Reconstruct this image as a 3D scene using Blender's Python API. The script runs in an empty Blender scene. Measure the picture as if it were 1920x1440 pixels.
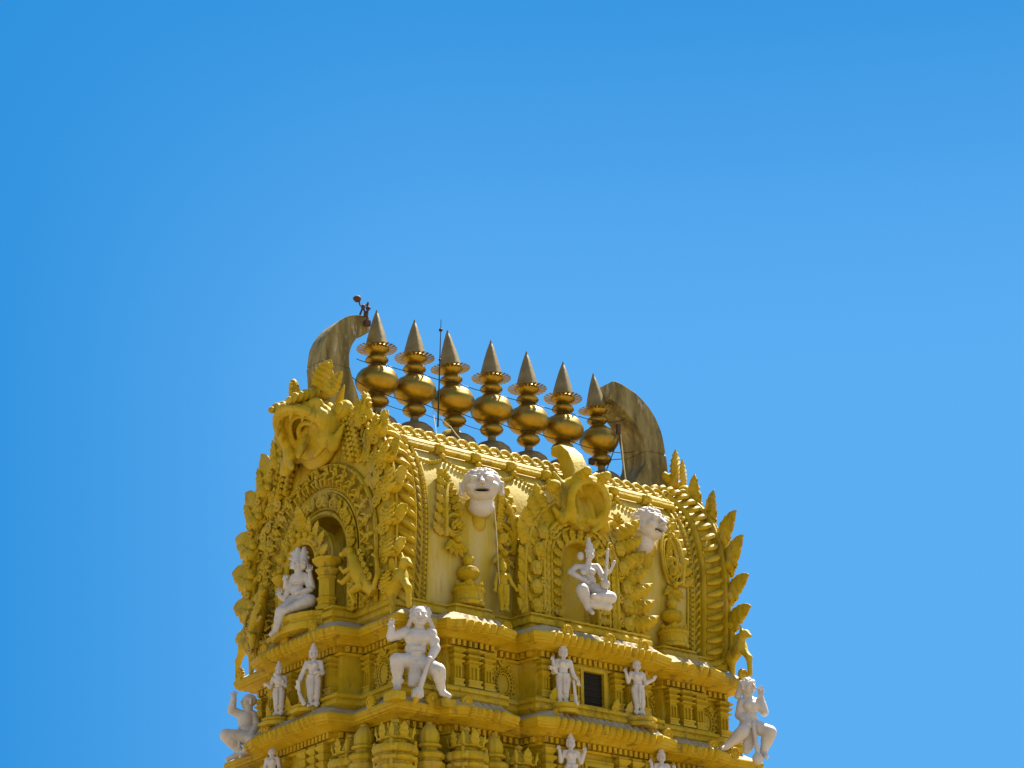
import bpy, math, random
import numpy as np
from mathutils import Vector, Matrix
random.seed(7); RNG = np.random.RandomState(7)
PI = math.pi
S = bpy.context.scene
COL = S.collection

# ------------------------------------------------------------------ camera
PITCH, ROLL, YAW = 0.3837, -0.0145, 0.6467
CAM = Vector((-35.729, -48.202, 1.6)); FOC = 4798.06
FW = Vector((math.cos(PITCH)*math.sin(YAW), math.cos(PITCH)*math.cos(YAW), math.sin(PITCH)))
_r = Vector((math.cos(YAW), -math.sin(YAW), 0)); _u = _r.cross(FW)
RT = _r*math.cos(ROLL)+_u*math.sin(ROLL); UP = _u*math.cos(ROLL)-_r*math.sin(ROLL)
cd = bpy.data.cameras.new('camera'); cam = bpy.data.objects.new('camera', cd); COL.objects.link(cam)
cd.sensor_width = 36; cd.lens = FOC/1920*36; cd.clip_end = 6000; cd.clip_start = 0.5
cam.matrix_world = Matrix.Translation(CAM) @ Matrix((RT, UP, -FW)).transposed().to_4x4()
S.camera = cam

# ------------------------------------------------------------------ sky + sun
SUN = Vector((0.47, 0.105, 0.87)).normalized()
el = math.asin(SUN.z); az = math.atan2(SUN.x, SUN.y)
w = bpy.data.worlds.new('World'); S.world = w; w.use_nodes = True
nt = w.node_tree; bg = nt.nodes['Background']
sk = nt.nodes.new('ShaderNodeTexSky'); sk.sky_type = 'NISHITA'; sk.sun_disc = False
sk.sun_elevation = el; sk.sun_rotation = az; sk.air_density = 1.0; sk.dust_density = 1.2; sk.ozone_density = 1.0
def _nd(t, **k):
    n_ = nt.nodes.new(t)
    for a, v in k.items(): setattr(n_, a, v)
    return n_
# clear deep-blue quarter of the sky (north-east, away from the sun's glare), deepest to the north-west and higher up
tcw = _nd('ShaderNodeTexCoord')
def ramp_dir(vec, a, b):
    d_ = _nd('ShaderNodeVectorMath', operation='DOT_PRODUCT'); d_.inputs[1].default_value = vec; nt.links.new(tcw.outputs['Generated'], d_.inputs[0])
    m_ = _nd('ShaderNodeMapRange', interpolation_type='SMOOTHSTEP'); m_.inputs[1].default_value = a; m_.inputs[2].default_value = b; nt.links.new(d_.outputs['Value'], m_.inputs[0]); return m_.outputs[0]
f_side = ramp_dir((.801, -.598, 0), -.24, -.01); f_up = ramp_dir((0, 0, 1), .56, .36); f_sec = ramp_dir((.603, .798, 0), .25, .8)
mu = _nd('ShaderNodeMath', operation='MULTIPLY'); nt.links.new(f_side, mu.inputs[0]); nt.links.new(f_up, mu.inputs[1])
SKN = 1/(0.067*2**1.30)
c1 = _nd('ShaderNodeMix', data_type='RGBA'); c1.inputs[6].default_value = (.028*SKN, .285*SKN, .73*SKN, 1); c1.inputs[7].default_value = (.108*SKN, .425*SKN, .90*SKN, 1)
nt.links.new(mu.outputs[0], c1.inputs[0])
cn = _nd('ShaderNodeMix', data_type='RGBA'); sc_ = _nd('ShaderNodeMath', operation='MULTIPLY'); sc_.inputs[1].default_value = 1.0
nt.links.new(f_sec, sc_.inputs[0]); nt.links.new(sc_.outputs[0], cn.inputs[0]); nt.links.new(sk.outputs[0], cn.inputs[6]); nt.links.new(c1.outputs[2], cn.inputs[7])
nt.links.new(cn.outputs[2], bg.inputs['Color'])
bg.inputs['Strength'].default_value = 0.067
sd = bpy.data.lights.new('sun', 'SUN'); sd.energy = 5.0; sd.angle = math.radians(0.53); sd.color = (1, .94, .84)
sun = bpy.data.objects.new('sun', sd); COL.objects.link(sun)
sun.rotation_euler = SUN.to_track_quat('Z', 'Y').to_euler(); sun.location = (60, 20, 120)
S.view_settings.view_transform = 'Standard'; S.view_settings.look = 'None'
S.view_settings.exposure = 1.30; S.view_settings.gamma = 1.0

# ------------------------------------------------------------------ materials
def mat(name, stops, rough=.7, metal=0, scale=(1, 1, 1), nscale=2.0, detail=6, bump=0.0, bscale=12, spots=None, spec=.3, lo=.3, hi=.7):
    """procedural material: noise -> colour ramp over object coordinates (+ optional irregular stains)"""
    m = bpy.data.materials.new(name); m.use_nodes = True; n = m.node_tree.nodes; L = m.node_tree.links
    b = n['Principled BSDF']; tc = n.new('ShaderNodeTexCoord'); mp = n.new('ShaderNodeMapping'); mp.inputs['Scale'].default_value = scale
    L.new(tc.outputs['Object'], mp.inputs['Vector'])
    nz = n.new('ShaderNodeTexNoise'); nz.inputs['Scale'].default_value = nscale; nz.inputs['Detail'].default_value = detail; nz.inputs['Roughness'].default_value = .62
    L.new(mp.outputs[0], nz.inputs['Vector'])
    cr = n.new('ShaderNodeValToRGB'); e = cr.color_ramp.elements
    k = len(stops)
    while len(e) < k: e.new(.5)
    for i, c in enumerate(stops):
        e[i].position = lo+(hi-lo)*i/max(1, k-1); e[i].color = (*c, 1)
    L.new(nz.outputs['Fac'], cr.inputs[0]); out = cr.outputs[0]
    if spots:
        for (sc, thr, wd, col, amt, msc) in spots:
            mp2 = n.new('ShaderNodeMapping'); mp2.inputs['Scale'].default_value = msc; mp2.inputs['Location'].default_value = (sc, thr*7, 3)
            L.new(tc.outputs['Object'], mp2.inputs['Vector'])
            n2 = n.new('ShaderNodeTexNoise'); n2.inputs['Scale'].default_value = sc; n2.inputs['Detail'].default_value = 8; n2.inputs['Roughness'].default_value = .7
            L.new(mp2.outputs[0], n2.inputs['Vector'])
            mr = n.new('ShaderNodeMapRange'); mr.inputs[1].default_value = thr; mr.inputs[2].default_value = thr+wd; mr.inputs[4].default_value = amt
            L.new(n2.outputs['Fac'], mr.inputs[0])
            mx = n.new('ShaderNodeMix'); mx.data_type = 'RGBA'; mx.inputs[7].default_value = (*col, 1)
            L.new(mr.outputs[0], mx.inputs[0]); L.new(out, mx.inputs[6]); out = mx.outputs[2]
    L.new(out, b.inputs['Base Color'])
    b.inputs['Metallic'].default_value = metal; b.inputs['Specular IOR Level'].default_value = spec
    rr = n.new('ShaderNodeMapRange'); rr.inputs[3].default_value = max(0, rough-.12); rr.inputs[4].default_value = min(1, rough+.12)
    L.new(nz.outputs['Fac'], rr.inputs[0]); L.new(rr.outputs[0], b.inputs['Roughness'])
    if bump:
        n3 = n.new('ShaderNodeTexNoise'); n3.inputs['Scale'].default_value = bscale; n3.inputs['Detail'].default_value = 8
        L.new(tc.outputs['Object'], n3.inputs['Vector'])
        bp = n.new('ShaderNodeBump'); bp.inputs['Strength'].default_value = bump; bp.inputs['Distance'].default_value = .05
        L.new(n3.outputs['Fac'], bp.inputs['Height']); L.new(bp.outputs[0], b.inputs['Normal'])
    return m
YEL = mat('yellow_paint', [(.39, .265, .006), (.48, .335, .010), (.52, .385, .05)], .55, nscale=1.6, bump=.3, bscale=16, spec=.14,
          spots=[(3.2, .62, .12, (.46, .37, .16), .6, (1, 1, 1)), (2.6, .54, .12, (.17, .115, .025), .7, (1.3, 1.3, .28)), (11, .62, .06, (.13, .09, .03), .6, (1, 1, .6)), (1.1, .56, .1, (.42, .31, .10), .5, (1, 1, 1))])
YEL2 = mat('ochre_paint', [(.43, .27, .005), (.52, .34, .009), (.55, .39, .03)], .55, nscale=1.8, bump=.25, bscale=16, spec=.14,
           spots=[(2.8, .55, .10, (.18, .115, .025), .7, (1.3, 1.3, .3)), (12, .63, .06, (.15, .10, .03), .5, (1, 1, .6)), (5, .64, .1, (.48, .39, .2), .5, (1, 1, 1))])
PLA = mat('weathered_plaster', [(.48, .345, .02), (.52, .40, .06), (.56, .45, .16)], .7, scale=(1.8, 1.8, .22), nscale=1.5, lo=.38, hi=.62, bump=.2, bscale=9,
          spots=[(1.6, .56, .12, (.46, .30, .015), .85, (1.3, 1.3, .3)), (3.5, .63, .1, (.3, .23, .1), .5, (1.5, 1.5, .25))])
GRY = mat('dusty_ledge', [(.32, .25, .13), (.42, .34, .20), (.50, .43, .29)], .8, nscale=2.5, bump=.2,
          spots=[(3, .6, .1, (.50, .40, .12), .6, (1, 1, 1))])
WHT = mat('white_paint', [(.46, .42, .37), (.56, .52, .47), (.62, .59, .55)], .5, nscale=2.5, bump=.12, bscale=20, spec=.4,
          spots=[(4, .62, .12, (.60, .50, .36), .5, (1, 1, 1)), (9, .60, .08, (.30, .27, .22), .6, (1, 1, .45))])
GLD = mat('gilded_brass', [(.24, .15, .02), (.33, .215, .03), (.40, .26, .04)], .36, .80, nscale=2.5, bump=.06, bscale=10,
          spots=[(3, .55, .12, (.13, .085, .03), .7, (1, 1, .5)), (9, .6, .08, (.30, .23, .10), .5, (1, 1, 1))])
SPR = mat('weathered_brass', [(.17, .125, .05), (.23, .175, .075), (.29, .225, .10)], .5, .45, nscale=2.2, bump=.08, bscale=10, spots=[(5, .6, .1, (.14, .10, .05), .6, (1, 1, .6))])
CON = mat('mossy_concrete', [(.10, .08, .022), (.20, .16, .055), (.31, .26, .11)], .8, scale=(1.6, 1.6, .35), nscale=2.4, bump=.4, bscale=14, lo=.36, hi=.64,
          spots=[(4.5, .58, .08, (.46, .41, .31), .75, (1, 1, .4)), (2.4, .57, .1, (.10, .085, .04), .7, (1, 1, .5))])
DRK = mat('opening_shade', [(.012, .010, .008), (.02, .017, .012)], .9)  # near-black colour standing in for shade inside the windows and mouths
IRN = mat('rusty_iron', [(.05, .025, .02), (.09, .045, .035)], .7)
BLK = mat('black_cable', [(.02, .02, .022), (.035, .033, .03)], .6)
ROP = mat('faded_rope', [(.5, .44, .22), (.6, .54, .3)], .8)
GRN = mat('pale_paving', [(.20, .16, .095), (.26, .20, .12), (.31, .24, .155)], .9, nscale=.2)
STN = mat('grey_granite', [(.25, .23, .2), (.36, .33, .28)], .8, nscale=.6, bump=.3)

# ------------------------------------------------------------------ mesh builder
def V3(*a): return np.array(a, float)
def unit(v):
    v = np.asarray(v, float); l = np.linalg.norm(v); return v/l if l > 1e-9 else v
class MB:
    def __init__(s): s.v = []; s.f = []; s.m = []; s.n = 0; s.mi = 0
    def add(s, vs, fs):
        vs = np.asarray(vs, float).reshape(-1, 3); o = s.n
        s.v.append(vs); s.n += len(vs)
        for f in fs: s.f.append([i+o for i in f]); s.m.append(s.mi)
    def put(s, o, fn=None):
        if not o.n: return
        vs = np.concatenate(o.v); b = s.n
        if fn is not None: vs = fn(vs)
        s.v.append(vs); s.n += len(vs)
        for f, m in zip(o.f, o.m): s.f.append([i+b for i in f]); s.m.append(m+s.mi)
    def box(s, c, h, ax=None):
        c = V3(*c); ax = np.eye(3) if ax is None else np.array(ax, float)
        vs = [c+ax[0]*h[0]*i+ax[1]*h[1]*j+ax[2]*h[2]*k for i in (-1, 1) for j in (-1, 1) for k in (-1, 1)]
        s.add(vs, [(0, 1, 3, 2), (4, 6, 7, 5), (0, 4, 5, 1), (2, 3, 7, 6), (0, 2, 6, 4), (1, 5, 7, 3)])
    def sph(s, c, r, nu=9, nv=6, ax=None):
        if np.isscalar(r): r = (r, r, r)
        ax = np.eye(3) if ax is None else np.array(ax, float); c = V3(*c); vs = [c+ax[2]*r[2]]
        for j in range(1, nv):
            t = PI*j/nv
            for i in range(nu):
                p = 2*PI*i/nu
                vs.append(c+ax[0]*r[0]*math.sin(t)*math.cos(p)+ax[1]*r[1]*math.sin(t)*math.sin(p)+ax[2]*r[2]*math.cos(t))
        vs.append(c-ax[2]*r[2]); fs = []
        for i in range(nu): fs.append((0, 1+i, 1+(i+1) % nu))
        for j in range(nv-2):
            for i in range(nu):
                a = 1+j*nu+i; b = 1+j*nu+(i+1) % nu; fs.append((a, a+nu, b+nu, b))
        l = len(vs)-1; o = 1+(nv-2)*nu
        for i in range(nu): fs.append((l, o+(i+1) % nu, o+i))
        s.add(vs, fs)
    def tube(s, pts, r, seg=6, closed=False):
        P = np.array(pts, float); k = len(P)
        R = np.full(k, r, float) if np.isscalar(r) else np.array(r, float)
        if closed: T = np.roll(P, -1, 0)-np.roll(P, 1, 0)
        else: T = np.gradient(P, axis=0)
        T /= np.linalg.norm(T, axis=1)[:, None]+1e-12
        n0 = np.cross(T[0], (0, 0, 1.)) if abs(T[0][2]) < .9 else np.cross(T[0], (1., 0, 0)); n0 = unit(n0)
        vs = []; nn = n0
        for i in range(k):
            nn = unit(nn-T[i]*np.dot(nn, T[i])); b = np.cross(T[i], nn)
            for j in range(seg):
                a = 2*PI*j/seg; vs.append(P[i]+R[i]*(math.cos(a)*nn+math.sin(a)*b))
        fs = []
        for i in range(k if closed else k-1):
            i2 = (i+1) % k
            for j in range(seg):
                j2 = (j+1) % seg; fs.append((i*seg+j, i*seg+j2, i2*seg+j2, i2*seg+j))
        if not closed: fs.append(tuple(range(seg))[::-1]); fs.append(tuple((k-1)*seg+j for j in range(seg)))
        s.add(vs, fs)
    def lathe(s, prof, seg=24, c=(0, 0, 0), a0=0.0, sq=1.0, rib=0, ribn=0):
        vs = []; k = len(prof)
        for r, z in prof:
            for j in range(seg):
                a = a0+2*PI*j/seg; q = r*(1+rib*abs(math.cos(a*ribn/2))) if ribn else r
                vs.append((c[0]+q*math.cos(a)*sq, c[1]+q*math.sin(a), c[2]+z))
        fs = []
        for i in range(k-1):
            for j in range(seg):
                j2 = (j+1) % seg; fs.append((i*seg+j, i*seg+j2, (i+1)*seg+j2, (i+1)*seg+j))
        fs.append(tuple(range(seg))[::-1]); fs.append(tuple((k-1)*seg+j for j in range(seg)))
        s.add(vs, fs)
    def leaf(s, base, tip, w, th, nrm, lobes=5, bend=0.0, lift=0.0, ser=.35):
        base = V3(*base); tip = V3(*tip); ax = tip-base; N = unit(nrm); sd = unit(np.cross(N, ax)); N = unit(np.cross(ax, sd)); L = np.linalg.norm(ax)
        s0, s1 = ser if isinstance(ser, tuple) else (ser, ser); nu = lobes*3+1; vs = []; VV = (-1, -.55, 0, .55, 1)
        for i in range(nu):
            u = i/(nu-1); ph = (u*lobes) % 1.0
            hq = w*(math.sin(PI*min(1, .12+.88*u)**.85)**.75 if u < 1 else 0.0); hw_ = {-1: hq*(1-s0*ph)+.004, 1: hq*(1-s1*ph)+.004}
            c = base+ax*u+sd*bend*L*math.sin(PI*u*.5)**2+N*lift*L*u*u
            t = th*(math.sin(PI*min(1, .2+.8*u))**.6 if u < 1 else .05)*(.72+.28*math.cos(2*PI*ph))
            for v in VV:
                rg = 1-.45*abs(v) if abs(v) > .3 else 1.1
                vs.append(c+sd*hw_[1 if v > 0 else -1]*v+N*t*(1-v*v*.8)*rg)
            for v in (-.9, .9): vs.append(c+sd*hw_[1 if v > 0 else -1]*v-N*t*.55)
        fs = []
        for i in range(nu-1):
            a = i*7; b = a+7
            for j in range(4): fs.append((a+j, a+j+1, b+j+1, b+j))
            fs.append((a+4, a+6, b+6, b+4)); fs.append((a+6, a+5, b+5, b+6)); fs.append((a+5, a, b, b+5))
        fs.append((0, 5, 6, 4, 3, 2, 1)); e = (nu-1)*7; fs.append((e, e+1, e+2, e+3, e+4, e+6, e+5))
        s.add(vs, fs)
    def curl(s, c, r, a0, turns, sgn, tr, seg=6):
        """volute in the x-y plane of ornament space, z = relief"""
        n = max(8, int(12*turns)); pts = []; rs = []
        for i in range(n+1):
            t = i/n; a = a0+sgn*2*PI*turns*t; q = r*(1-.82*t)
            pts.append((c[0]+q*math.cos(a), c[1]+q*math.sin(a), c[2]+tr*.5*t)); rs.append(tr*(1-.35*t))
        s.tube(pts, rs, seg); s.sph(pts[-1], tr*1.05, 7, 5)
    def build(s, name, mats, parent=None, smooth=42):
        me = bpy.data.meshes.new(name)
        vs = np.concatenate(s.v) if s.v else np.zeros((0, 3))
        me.from_pydata(vs.tolist(), [], s.f)
        for m in (mats if isinstance(mats, (list, tuple)) else [mats]): me.materials.append(m)
        me.polygons.foreach_set('material_index', s.m)
        me.validate()
        me.shade_smooth()
        if smooth < 180: me.set_sharp_from_angle(angle=math.radians(smooth))
        o = bpy.data.objects.new(name, me); COL.objects.link(o)
        if parent: o.parent = parent
        return o
def tag(o, label=None, cat=None, group=None, kind=None):
    if label: o['label'] = label
    if cat: o['category'] = cat
    if group: o['group'] = group
    if kind: o['kind'] = kind
    return o
def empty(name, loc, label, cat, group=None):
    o = bpy.data.objects.new(name, None); COL.objects.link(o); o.location = loc; o.empty_display_size = .2
    return tag(o, label, cat, group)

# ------------------------------------------------------------------ sculpting: smooth union of round cones / ellipsoids -> surface nets
def C(a, b, ra, rb=None, k=None): return ('c', V3(*a), V3(*b), ra, ra if rb is None else rb, k)
def E(c, r, k=None, sub=False): return ('s' if sub else 'e', V3(*c), V3(*((r,)*3 if np.isscalar(r) else r)), 0, 0, k)
def sculpt(prims, vox, k0):
    lo = np.full(3, 1e9); hi = -lo; bb = []
    for p in prims:
        if p[0] == 'c': r = max(p[3], p[4]); a = np.minimum(p[1], p[2])-r; b = np.maximum(p[1], p[2])+r
        else: a = p[1]-p[2]; b = p[1]+p[2]
        bb.append((a, b))
        if p[0] != 's': lo = np.minimum(lo, a); hi = np.maximum(hi, b)
    lo = lo-vox*3; n = np.ceil((hi-lo)/vox).astype(int)+4
    F = np.full(n, 50*vox, np.float32)
    for p, (a, b) in zip(prims, bb):
        k = k0 if p[5] is None else p[5]; mg = k*1.2+vox*3
        i0 = np.maximum(0, np.floor((a-mg-lo)/vox).astype(int)); i1 = np.minimum(n, np.ceil((b+mg-lo)/vox).astype(int)+1)
        if np.any(i1 <= i0): continue
        X = np.stack(np.meshgrid(*[lo[d]+vox*np.arange(i0[d], i1[d]) for d in range(3)], indexing='ij'), -1).astype(np.float32)
        if p[0] == 'c':
            ba = (p[2]-p[1]).astype(np.float32); pa = X-p[1].astype(np.float32)
            h = np.clip(pa@ba/max(1e-9, ba@ba), 0, 1); d = np.linalg.norm(pa-h[..., None]*ba, axis=-1)-(p[3]+(p[4]-p[3])*h)
        else:
            q = X-p[1].astype(np.float32); r = p[2].astype(np.float32)
            k_0 = np.linalg.norm(q/r, axis=-1); k_1 = np.linalg.norm(q/(r*r), axis=-1); d = k_0*(k_0-1)/np.maximum(k_1, 1e-6)
        sl = tuple(slice(i0[x], i1[x]) for x in range(3)); G = F[sl]
        if p[0] == 's':
            h = np.maximum(k-np.abs(G+d), 0)/max(k, 1e-6); F[sl] = np.maximum(G, -d)+h*h*k*.25
        else:
            h = np.maximum(k-np.abs(G-d), 0)/max(k, 1e-6); F[sl] = np.minimum(G, d)-h*h*k*.25
    I = F < 0; nx, ny, nz = np.array(F.shape)-1
    cnt = np.zeros((nx, ny, nz), int); off = [(i, j, l) for i in (0, 1) for j in (0, 1) for l in (0, 1)]
    for i, j, l in off: cnt += I[i:nx+i, j:ny+j, l:nz+l]
    act = (cnt > 0) & (cnt < 8); idx = np.full(act.shape, -1); ids = np.argwhere(act); idx[act] = np.arange(len(ids))
    acc = np.zeros((len(ids), 3)); num = np.zeros(len(ids))
    for A in off:
        for d in range(3):
            if A[d]: continue
            B = list(A); B[d] = 1
            fa = F[tuple((ids+A).T)]; fb = F[tuple((ids+B).T)]; cr = (fa < 0) != (fb < 0)
            t = np.where(cr, fa/np.where(fa == fb, 1, fa-fb), 0); pt = ids+np.array(A, float); pt[:, d] += t
            acc[cr] += pt[cr]; num[cr] += 1
    vs = lo+vox*acc/num[:, None]; fs = []
    for d in range(3):
        e1, e2 = [(1, 2), (2, 0), (0, 1)][d]
        sa = [slice(1, -1)]*3; sa[d] = slice(0, -1); sb = [slice(1, -1)]*3; sb[d] = slice(1, None)
        a = I[tuple(sa)]; b = I[tuple(sb)]
        for flip, M in ((False, a & ~b), (True, ~a & b)):
            q = np.argwhere(M)+1; q[:, d] -= 1
            if not len(q): continue
            o1 = np.zeros(3, int); o1[e1] = 1; o2 = np.zeros(3, int); o2[e2] = 1
            g = [idx[tuple((q-x).T)] for x in (o1*0, o1, o1+o2, o2)]
            if flip: g = g[::-1]
            fs.append(np.stack(g, 1))
    return vs, np.concatenate(fs)
def sculpt_obj(name, prims, vox, k, material, loc=(0, 0, 0), yaw=0.0, scale=1.0, parent=None):
    vs, fs = sculpt(prims, vox, k); m = MB(); m.add(vs*scale, fs.tolist())
    o = m.build(name, material, parent, 180); o.location = loc; o.rotation_euler = (0, 0, yaw)
    return o
# ------------------------------------------------------------------ ground
g = MB(); R0 = 3000
g.add([(-R0, -R0, 0), (R0, -R0, 0), (R0, R0, 0), (-R0, R0, 0)], [(0, 1, 2, 3)])
tag(g.build('ground', GRN), kind='structure')

# ------------------------------------------------------------------ tower plan, storeys
TOWER = empty('temple_tower', (0, 0, 0), 'ochre yellow temple gateway tower with a barrel vaulted roof covered in stucco carving', 'temple tower')
def ring(A, B, ffeat, sfeat, step=.05):
    loc = []
    for (Sx, feat) in ((A, ffeat), (B, sfeat), (A, ffeat), (B, sfeat)):
        L = [(-Sx, 0, 0)]
        for (c, hw, p, wv) in sorted(feat):
            ch = .09; L += [(c-hw-ch, 0, 0), (c-hw, p, wv), (c+hw, p, 0), (c+hw+ch, 0, 0)]
        loc.append(L)
    V = []
    for k, L in enumerate(loc):
        for s_, o_, wv in L:
            if k == 2: s_ = s_; 
            V.append(([(s_, -B-o_), (A+o_, s_), (-s_, B+o_), (-A-o_, -s_)][k], wv))
    P = np.array([v[0] for v in V]); W = [v[1] for v in V]; n = len(P)
    D = np.roll(P, -1, 0)-P; Ls = np.linalg.norm(D, axis=1); D = D/Ls[:, None]; N = np.stack([D[:, 1], -D[:, 0]], 1)
    pos, mit, wav, arc = [], [], [], []; a = 0
    for i in range(n):
        n1, n2 = N[i-1], N[i]; m = (n1+n2)/(1+n1@n2)
        k = max(1, int(math.ceil(Ls[i]/step)))
        for j in range(k):
            t = j/k; pos.append(P[i]+D[i]*Ls[i]*t); mit.append(m if j == 0 else n2); arc.append(a+Ls[i]*t)
            if W[i]:
                q = Ls[i]*t; nb = max(2, round(Ls[i]/W[i])); wav.append(abs(math.sin(PI*nb*t)))
            else: wav.append(0.)
        a += Ls[i]
    return np.array(pos), np.array(mit), np.array(wav), (P, D, Ls, N)
def sweep(mb, rg, prof):
    pos, mit, wav, _ = rg; n = len(pos); vs = []
    for q in prof:
        o, z = q[0], q[1]; wa = q[2] if len(q) > 2 else 0; wz = q[3] if len(q) > 3 else 0
        xy = pos+mit*(o+wav*wa)[:, None]; vs.append(np.concatenate([xy, (z+wav*wz)[:, None]], 1))
    b = mb.n; V = np.concatenate(vs); k = len(prof)
    mb.v.append(V); mb.n += len(V)
    for i in range(k-1):
        mi = prof[i+1][4] if len(prof[i+1]) > 4 else 0
        for j in range(n):
            j2 = (j+1) % n; mb.f.append([b+i*n+j, b+i*n+j2, b+(i+1)*n+j2, b+(i+1)*n+j]); mb.m.append(mi)
FF = [(-3.1, .62, .24, .2), (.15, 1.6, .55, .2), (3.15, .62, .24, .2)]
FS = [(.05, 1.35, .6, .2)]
def dentils(mb, rg, out, z, sp=.15, w=.045, h=.05, d=.05, skip=0):
    P, D, Ls, N = rg[3]
    for p, dd, l, nn in zip(P, D, Ls, N):
        if l < .3: continue
        k = int(l/sp)
        for j in range(k):
            c = p+dd*(l*(j+.5)/k)+nn*(out+d)
            mb.box((c[0], c[1], z), (w, d, h), [(dd[0], dd[1], 0), (nn[0], nn[1], 0), (0, 0, 1)])
def storey(A, B, zb, zt, name='storey', fine=True, ff=FF, fs=FS):
    rg = ring(A, B, ff, fs, .05 if fine else .4)
    wb = MB()
    sweep(wb, rg, [(.02, zb-.25), (.33, zb-.02, .03), (.33, zb+.06, .03), (.29, zb+.075, .02), (.29, zb+.11, .02), (.34, zb+.13, .03), (.34, zb+.2, .03), (.24, zb+.225), (.24, zb+.27),
                   (.08, zb+.30), (.0, zb+.32), (.0, zt-.5), (-.3, zt-.48)])
    st = wb.build(name, YEL, TOWER)
    c = MB()
    sweep(c, rg, [(-.05, zt-.52), (.07, zt-.5), (.10, zt-.45), (.03, zt-.44), (.03, zt-.305), (.20, zt-.29), (.22, zt-.26, .02), (.42, zt-.20, .09, .01), (.42, zt-.175, .10, .015), (.47, zt-.165, .11, .02),
                  (.475, zt-.10, .11, .025), (.50, zt-.09, .115, .03), (.51, zt-.01, .12, .035), (.485, zt+.03, .11, .04), (.45, zt+.035, .10, .045, 1), (.33, zt+.13, .08, .09, 1), (.12, zt+.27, .02, .05, 1), (-.1, zt+.33, 0, 0, 1), (-.6, zt+.34, 0, 0, 1)])
    if fine: dentils(c, rg, .02, zt-.372, .15, .042, .064, .075)
    c.build('cornice', [YEL2, GRY], st)
    return st, rg
ST1, RG1 = storey(4.7, 3.0, 16.37, 18.05)
ST2, RG2 = storey(4.85, 3.08, 13.95, 16.05)
za = 13.95
for k in range(4):       # the tiers below the frame, plain
    zt_ = 13.62-k*2.6; grow = .35+.3*k
    storey(4.85+grow, 3.08+grow, zt_-2.2, zt_, fine=False)
bs = MB(); bs.box((0, 0, 1.75), (6.9, 5.1, 1.75)); bs.build('stone_base', STN, TOWER)

# ------------------------------------------------------------------ pilasters, medallions, window, roundels
def pilaster(h, wd):
    m = MB(); q = math.sqrt(2)*wd
    pr = [(1.5, 0), (1.5, .06), (1.25, .07), (1.25, .13), (1.45, .15), (1.45, .19), (1., .21), (1., .50), (1.15, .51), (1.15, .54), (.95, .56), (1.0, .60), (1.5, .64), (1.55, .67), (1.0, .70),
          (1.05, .73), (1.6, .77), (1.65, .81), (1.1, .84), (1.1, .86), (1.75, .91), (1.8, .95), (1.3, .97), (1.3, 1.0)]
    m.lathe([(r*q, z*h) for r, z in pr], 4, a0=PI/4)
    for dx in (-.33, .33): m.box((dx*wd*1.2, -wd*1.0, .36*h), (.10*wd, .05, .14*h))
    return m
_pm = {}
def add_pil(x, y, z, rot, wd, h, st):
    key = (round(wd, 3), round(h, 3))
    if key not in _pm: o = pilaster(h, wd).build('pilaster', YEL, st); _pm[key] = o
    else: o = _pm[key].copy(); COL.objects.link(o); o.parent = st
    o.location = (x, y, z); o.rotation_euler = (0, 0, rot)
def pil_side(A, B, zb, st, h):
    for cx in (-3.1, 3.15):
        for d, wd in ((-.42, .10), (0, .13), (.42, .10)): add_pil(cx+d, -B-.24-.07, zb, 0, wd, h, st)
    for cx in (-1.3, -.95, -.52, .82, 1.22, 1.6): add_pil(.0+cx, -B-.55-.07, zb, 0, .10, h, st)
    for cy in (-1.15, -.78, -.40, .5, .9, 1.25): add_pil(-A-.6-.07, .05+cy, zb, -PI/2, .10, h, st)
    for cx in (-4.55, 4.55): add_pil(cx, -B-.05, zb, 0, .12, h, st)
    for cy in (-2.85, 2.85, 2.2, 1.85, -1.75): add_pil(-A-.05, cy, zb, -PI/2, .10, h, st)
pil_side(4.7, 3.0, 16.66, ST1, .90)
pil_side(4.85, 3.08, 14.24, ST2, 1.31)
def medallion(scale=1.0):
    m = MB(); a, b = .17, .25; n = 30
    el_ = lambda r, k, n_: [(a*r*math.cos(2*PI*i/n_), -k, b*r*math.sin(2*PI*i/n_)) for i in range(n_)]
    m.tube(el_(1.0, .03, n), .022, 6, True); m.tube(el_(1.55, .02, n), .02, 6, True)
    for p in el_(1.27, .03, 22): m.sph(p, .026, 7, 5)
    m.sph((0, -.0, 0), (a*.95, .035, b*.95), 16, 8)
    for i in range(18):
        t = 2*PI*i/18; m.sph((a*1.85*math.cos(t), -.02, b*1.8*math.sin(t)), (.045, .035, .045), 7, 5)
    m.leaf((0, -.03, b*1.6), (0, -.10, b*2.45), .08, .04, (0, -1, 0), 3); m.leaf((.02, -.03, b*1.7), (.15, -.05, b*2.1), .05, .03, (0, -1, 0), 3); m.leaf((-.02, -.03, b*1.7), (-.15, -.05, b*2.1), .05, .03, (0, -1, 0), 3)
    return m
md = None
for (x, y, z, r) in ((-2.0, -3.02, 17.02, 0), (-4.0, -3.02, 17.05, 0), (4.05, -3.02, 16.98, 0), (2.25, -3.02, 16.98, 0), (-4.72, -2.25, 17.02, -PI/2), (-4.72, 2.5, 17.02, -PI/2)):
    if md is None: md = medallion().build('medallion', YEL, ST1); o = md
    else: o = md.copy(); COL.objects.link(o); o.parent = ST1
    o.location = (x, y, z); o.rotation_euler = (0, 0, r)
def scrollbit():
    m = MB(); m.curl((0, 0, 0), .16, -.5, 1.2, 1, .035); m.leaf((.1, .05, 0), (.22, .24, .03), .07, .05, (0, 0, 1), 3); m.leaf((-.05, -.12, 0), (.0, -.34, .02), .06, .04, (0, 0, 1), 3); return m
ws = []
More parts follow.
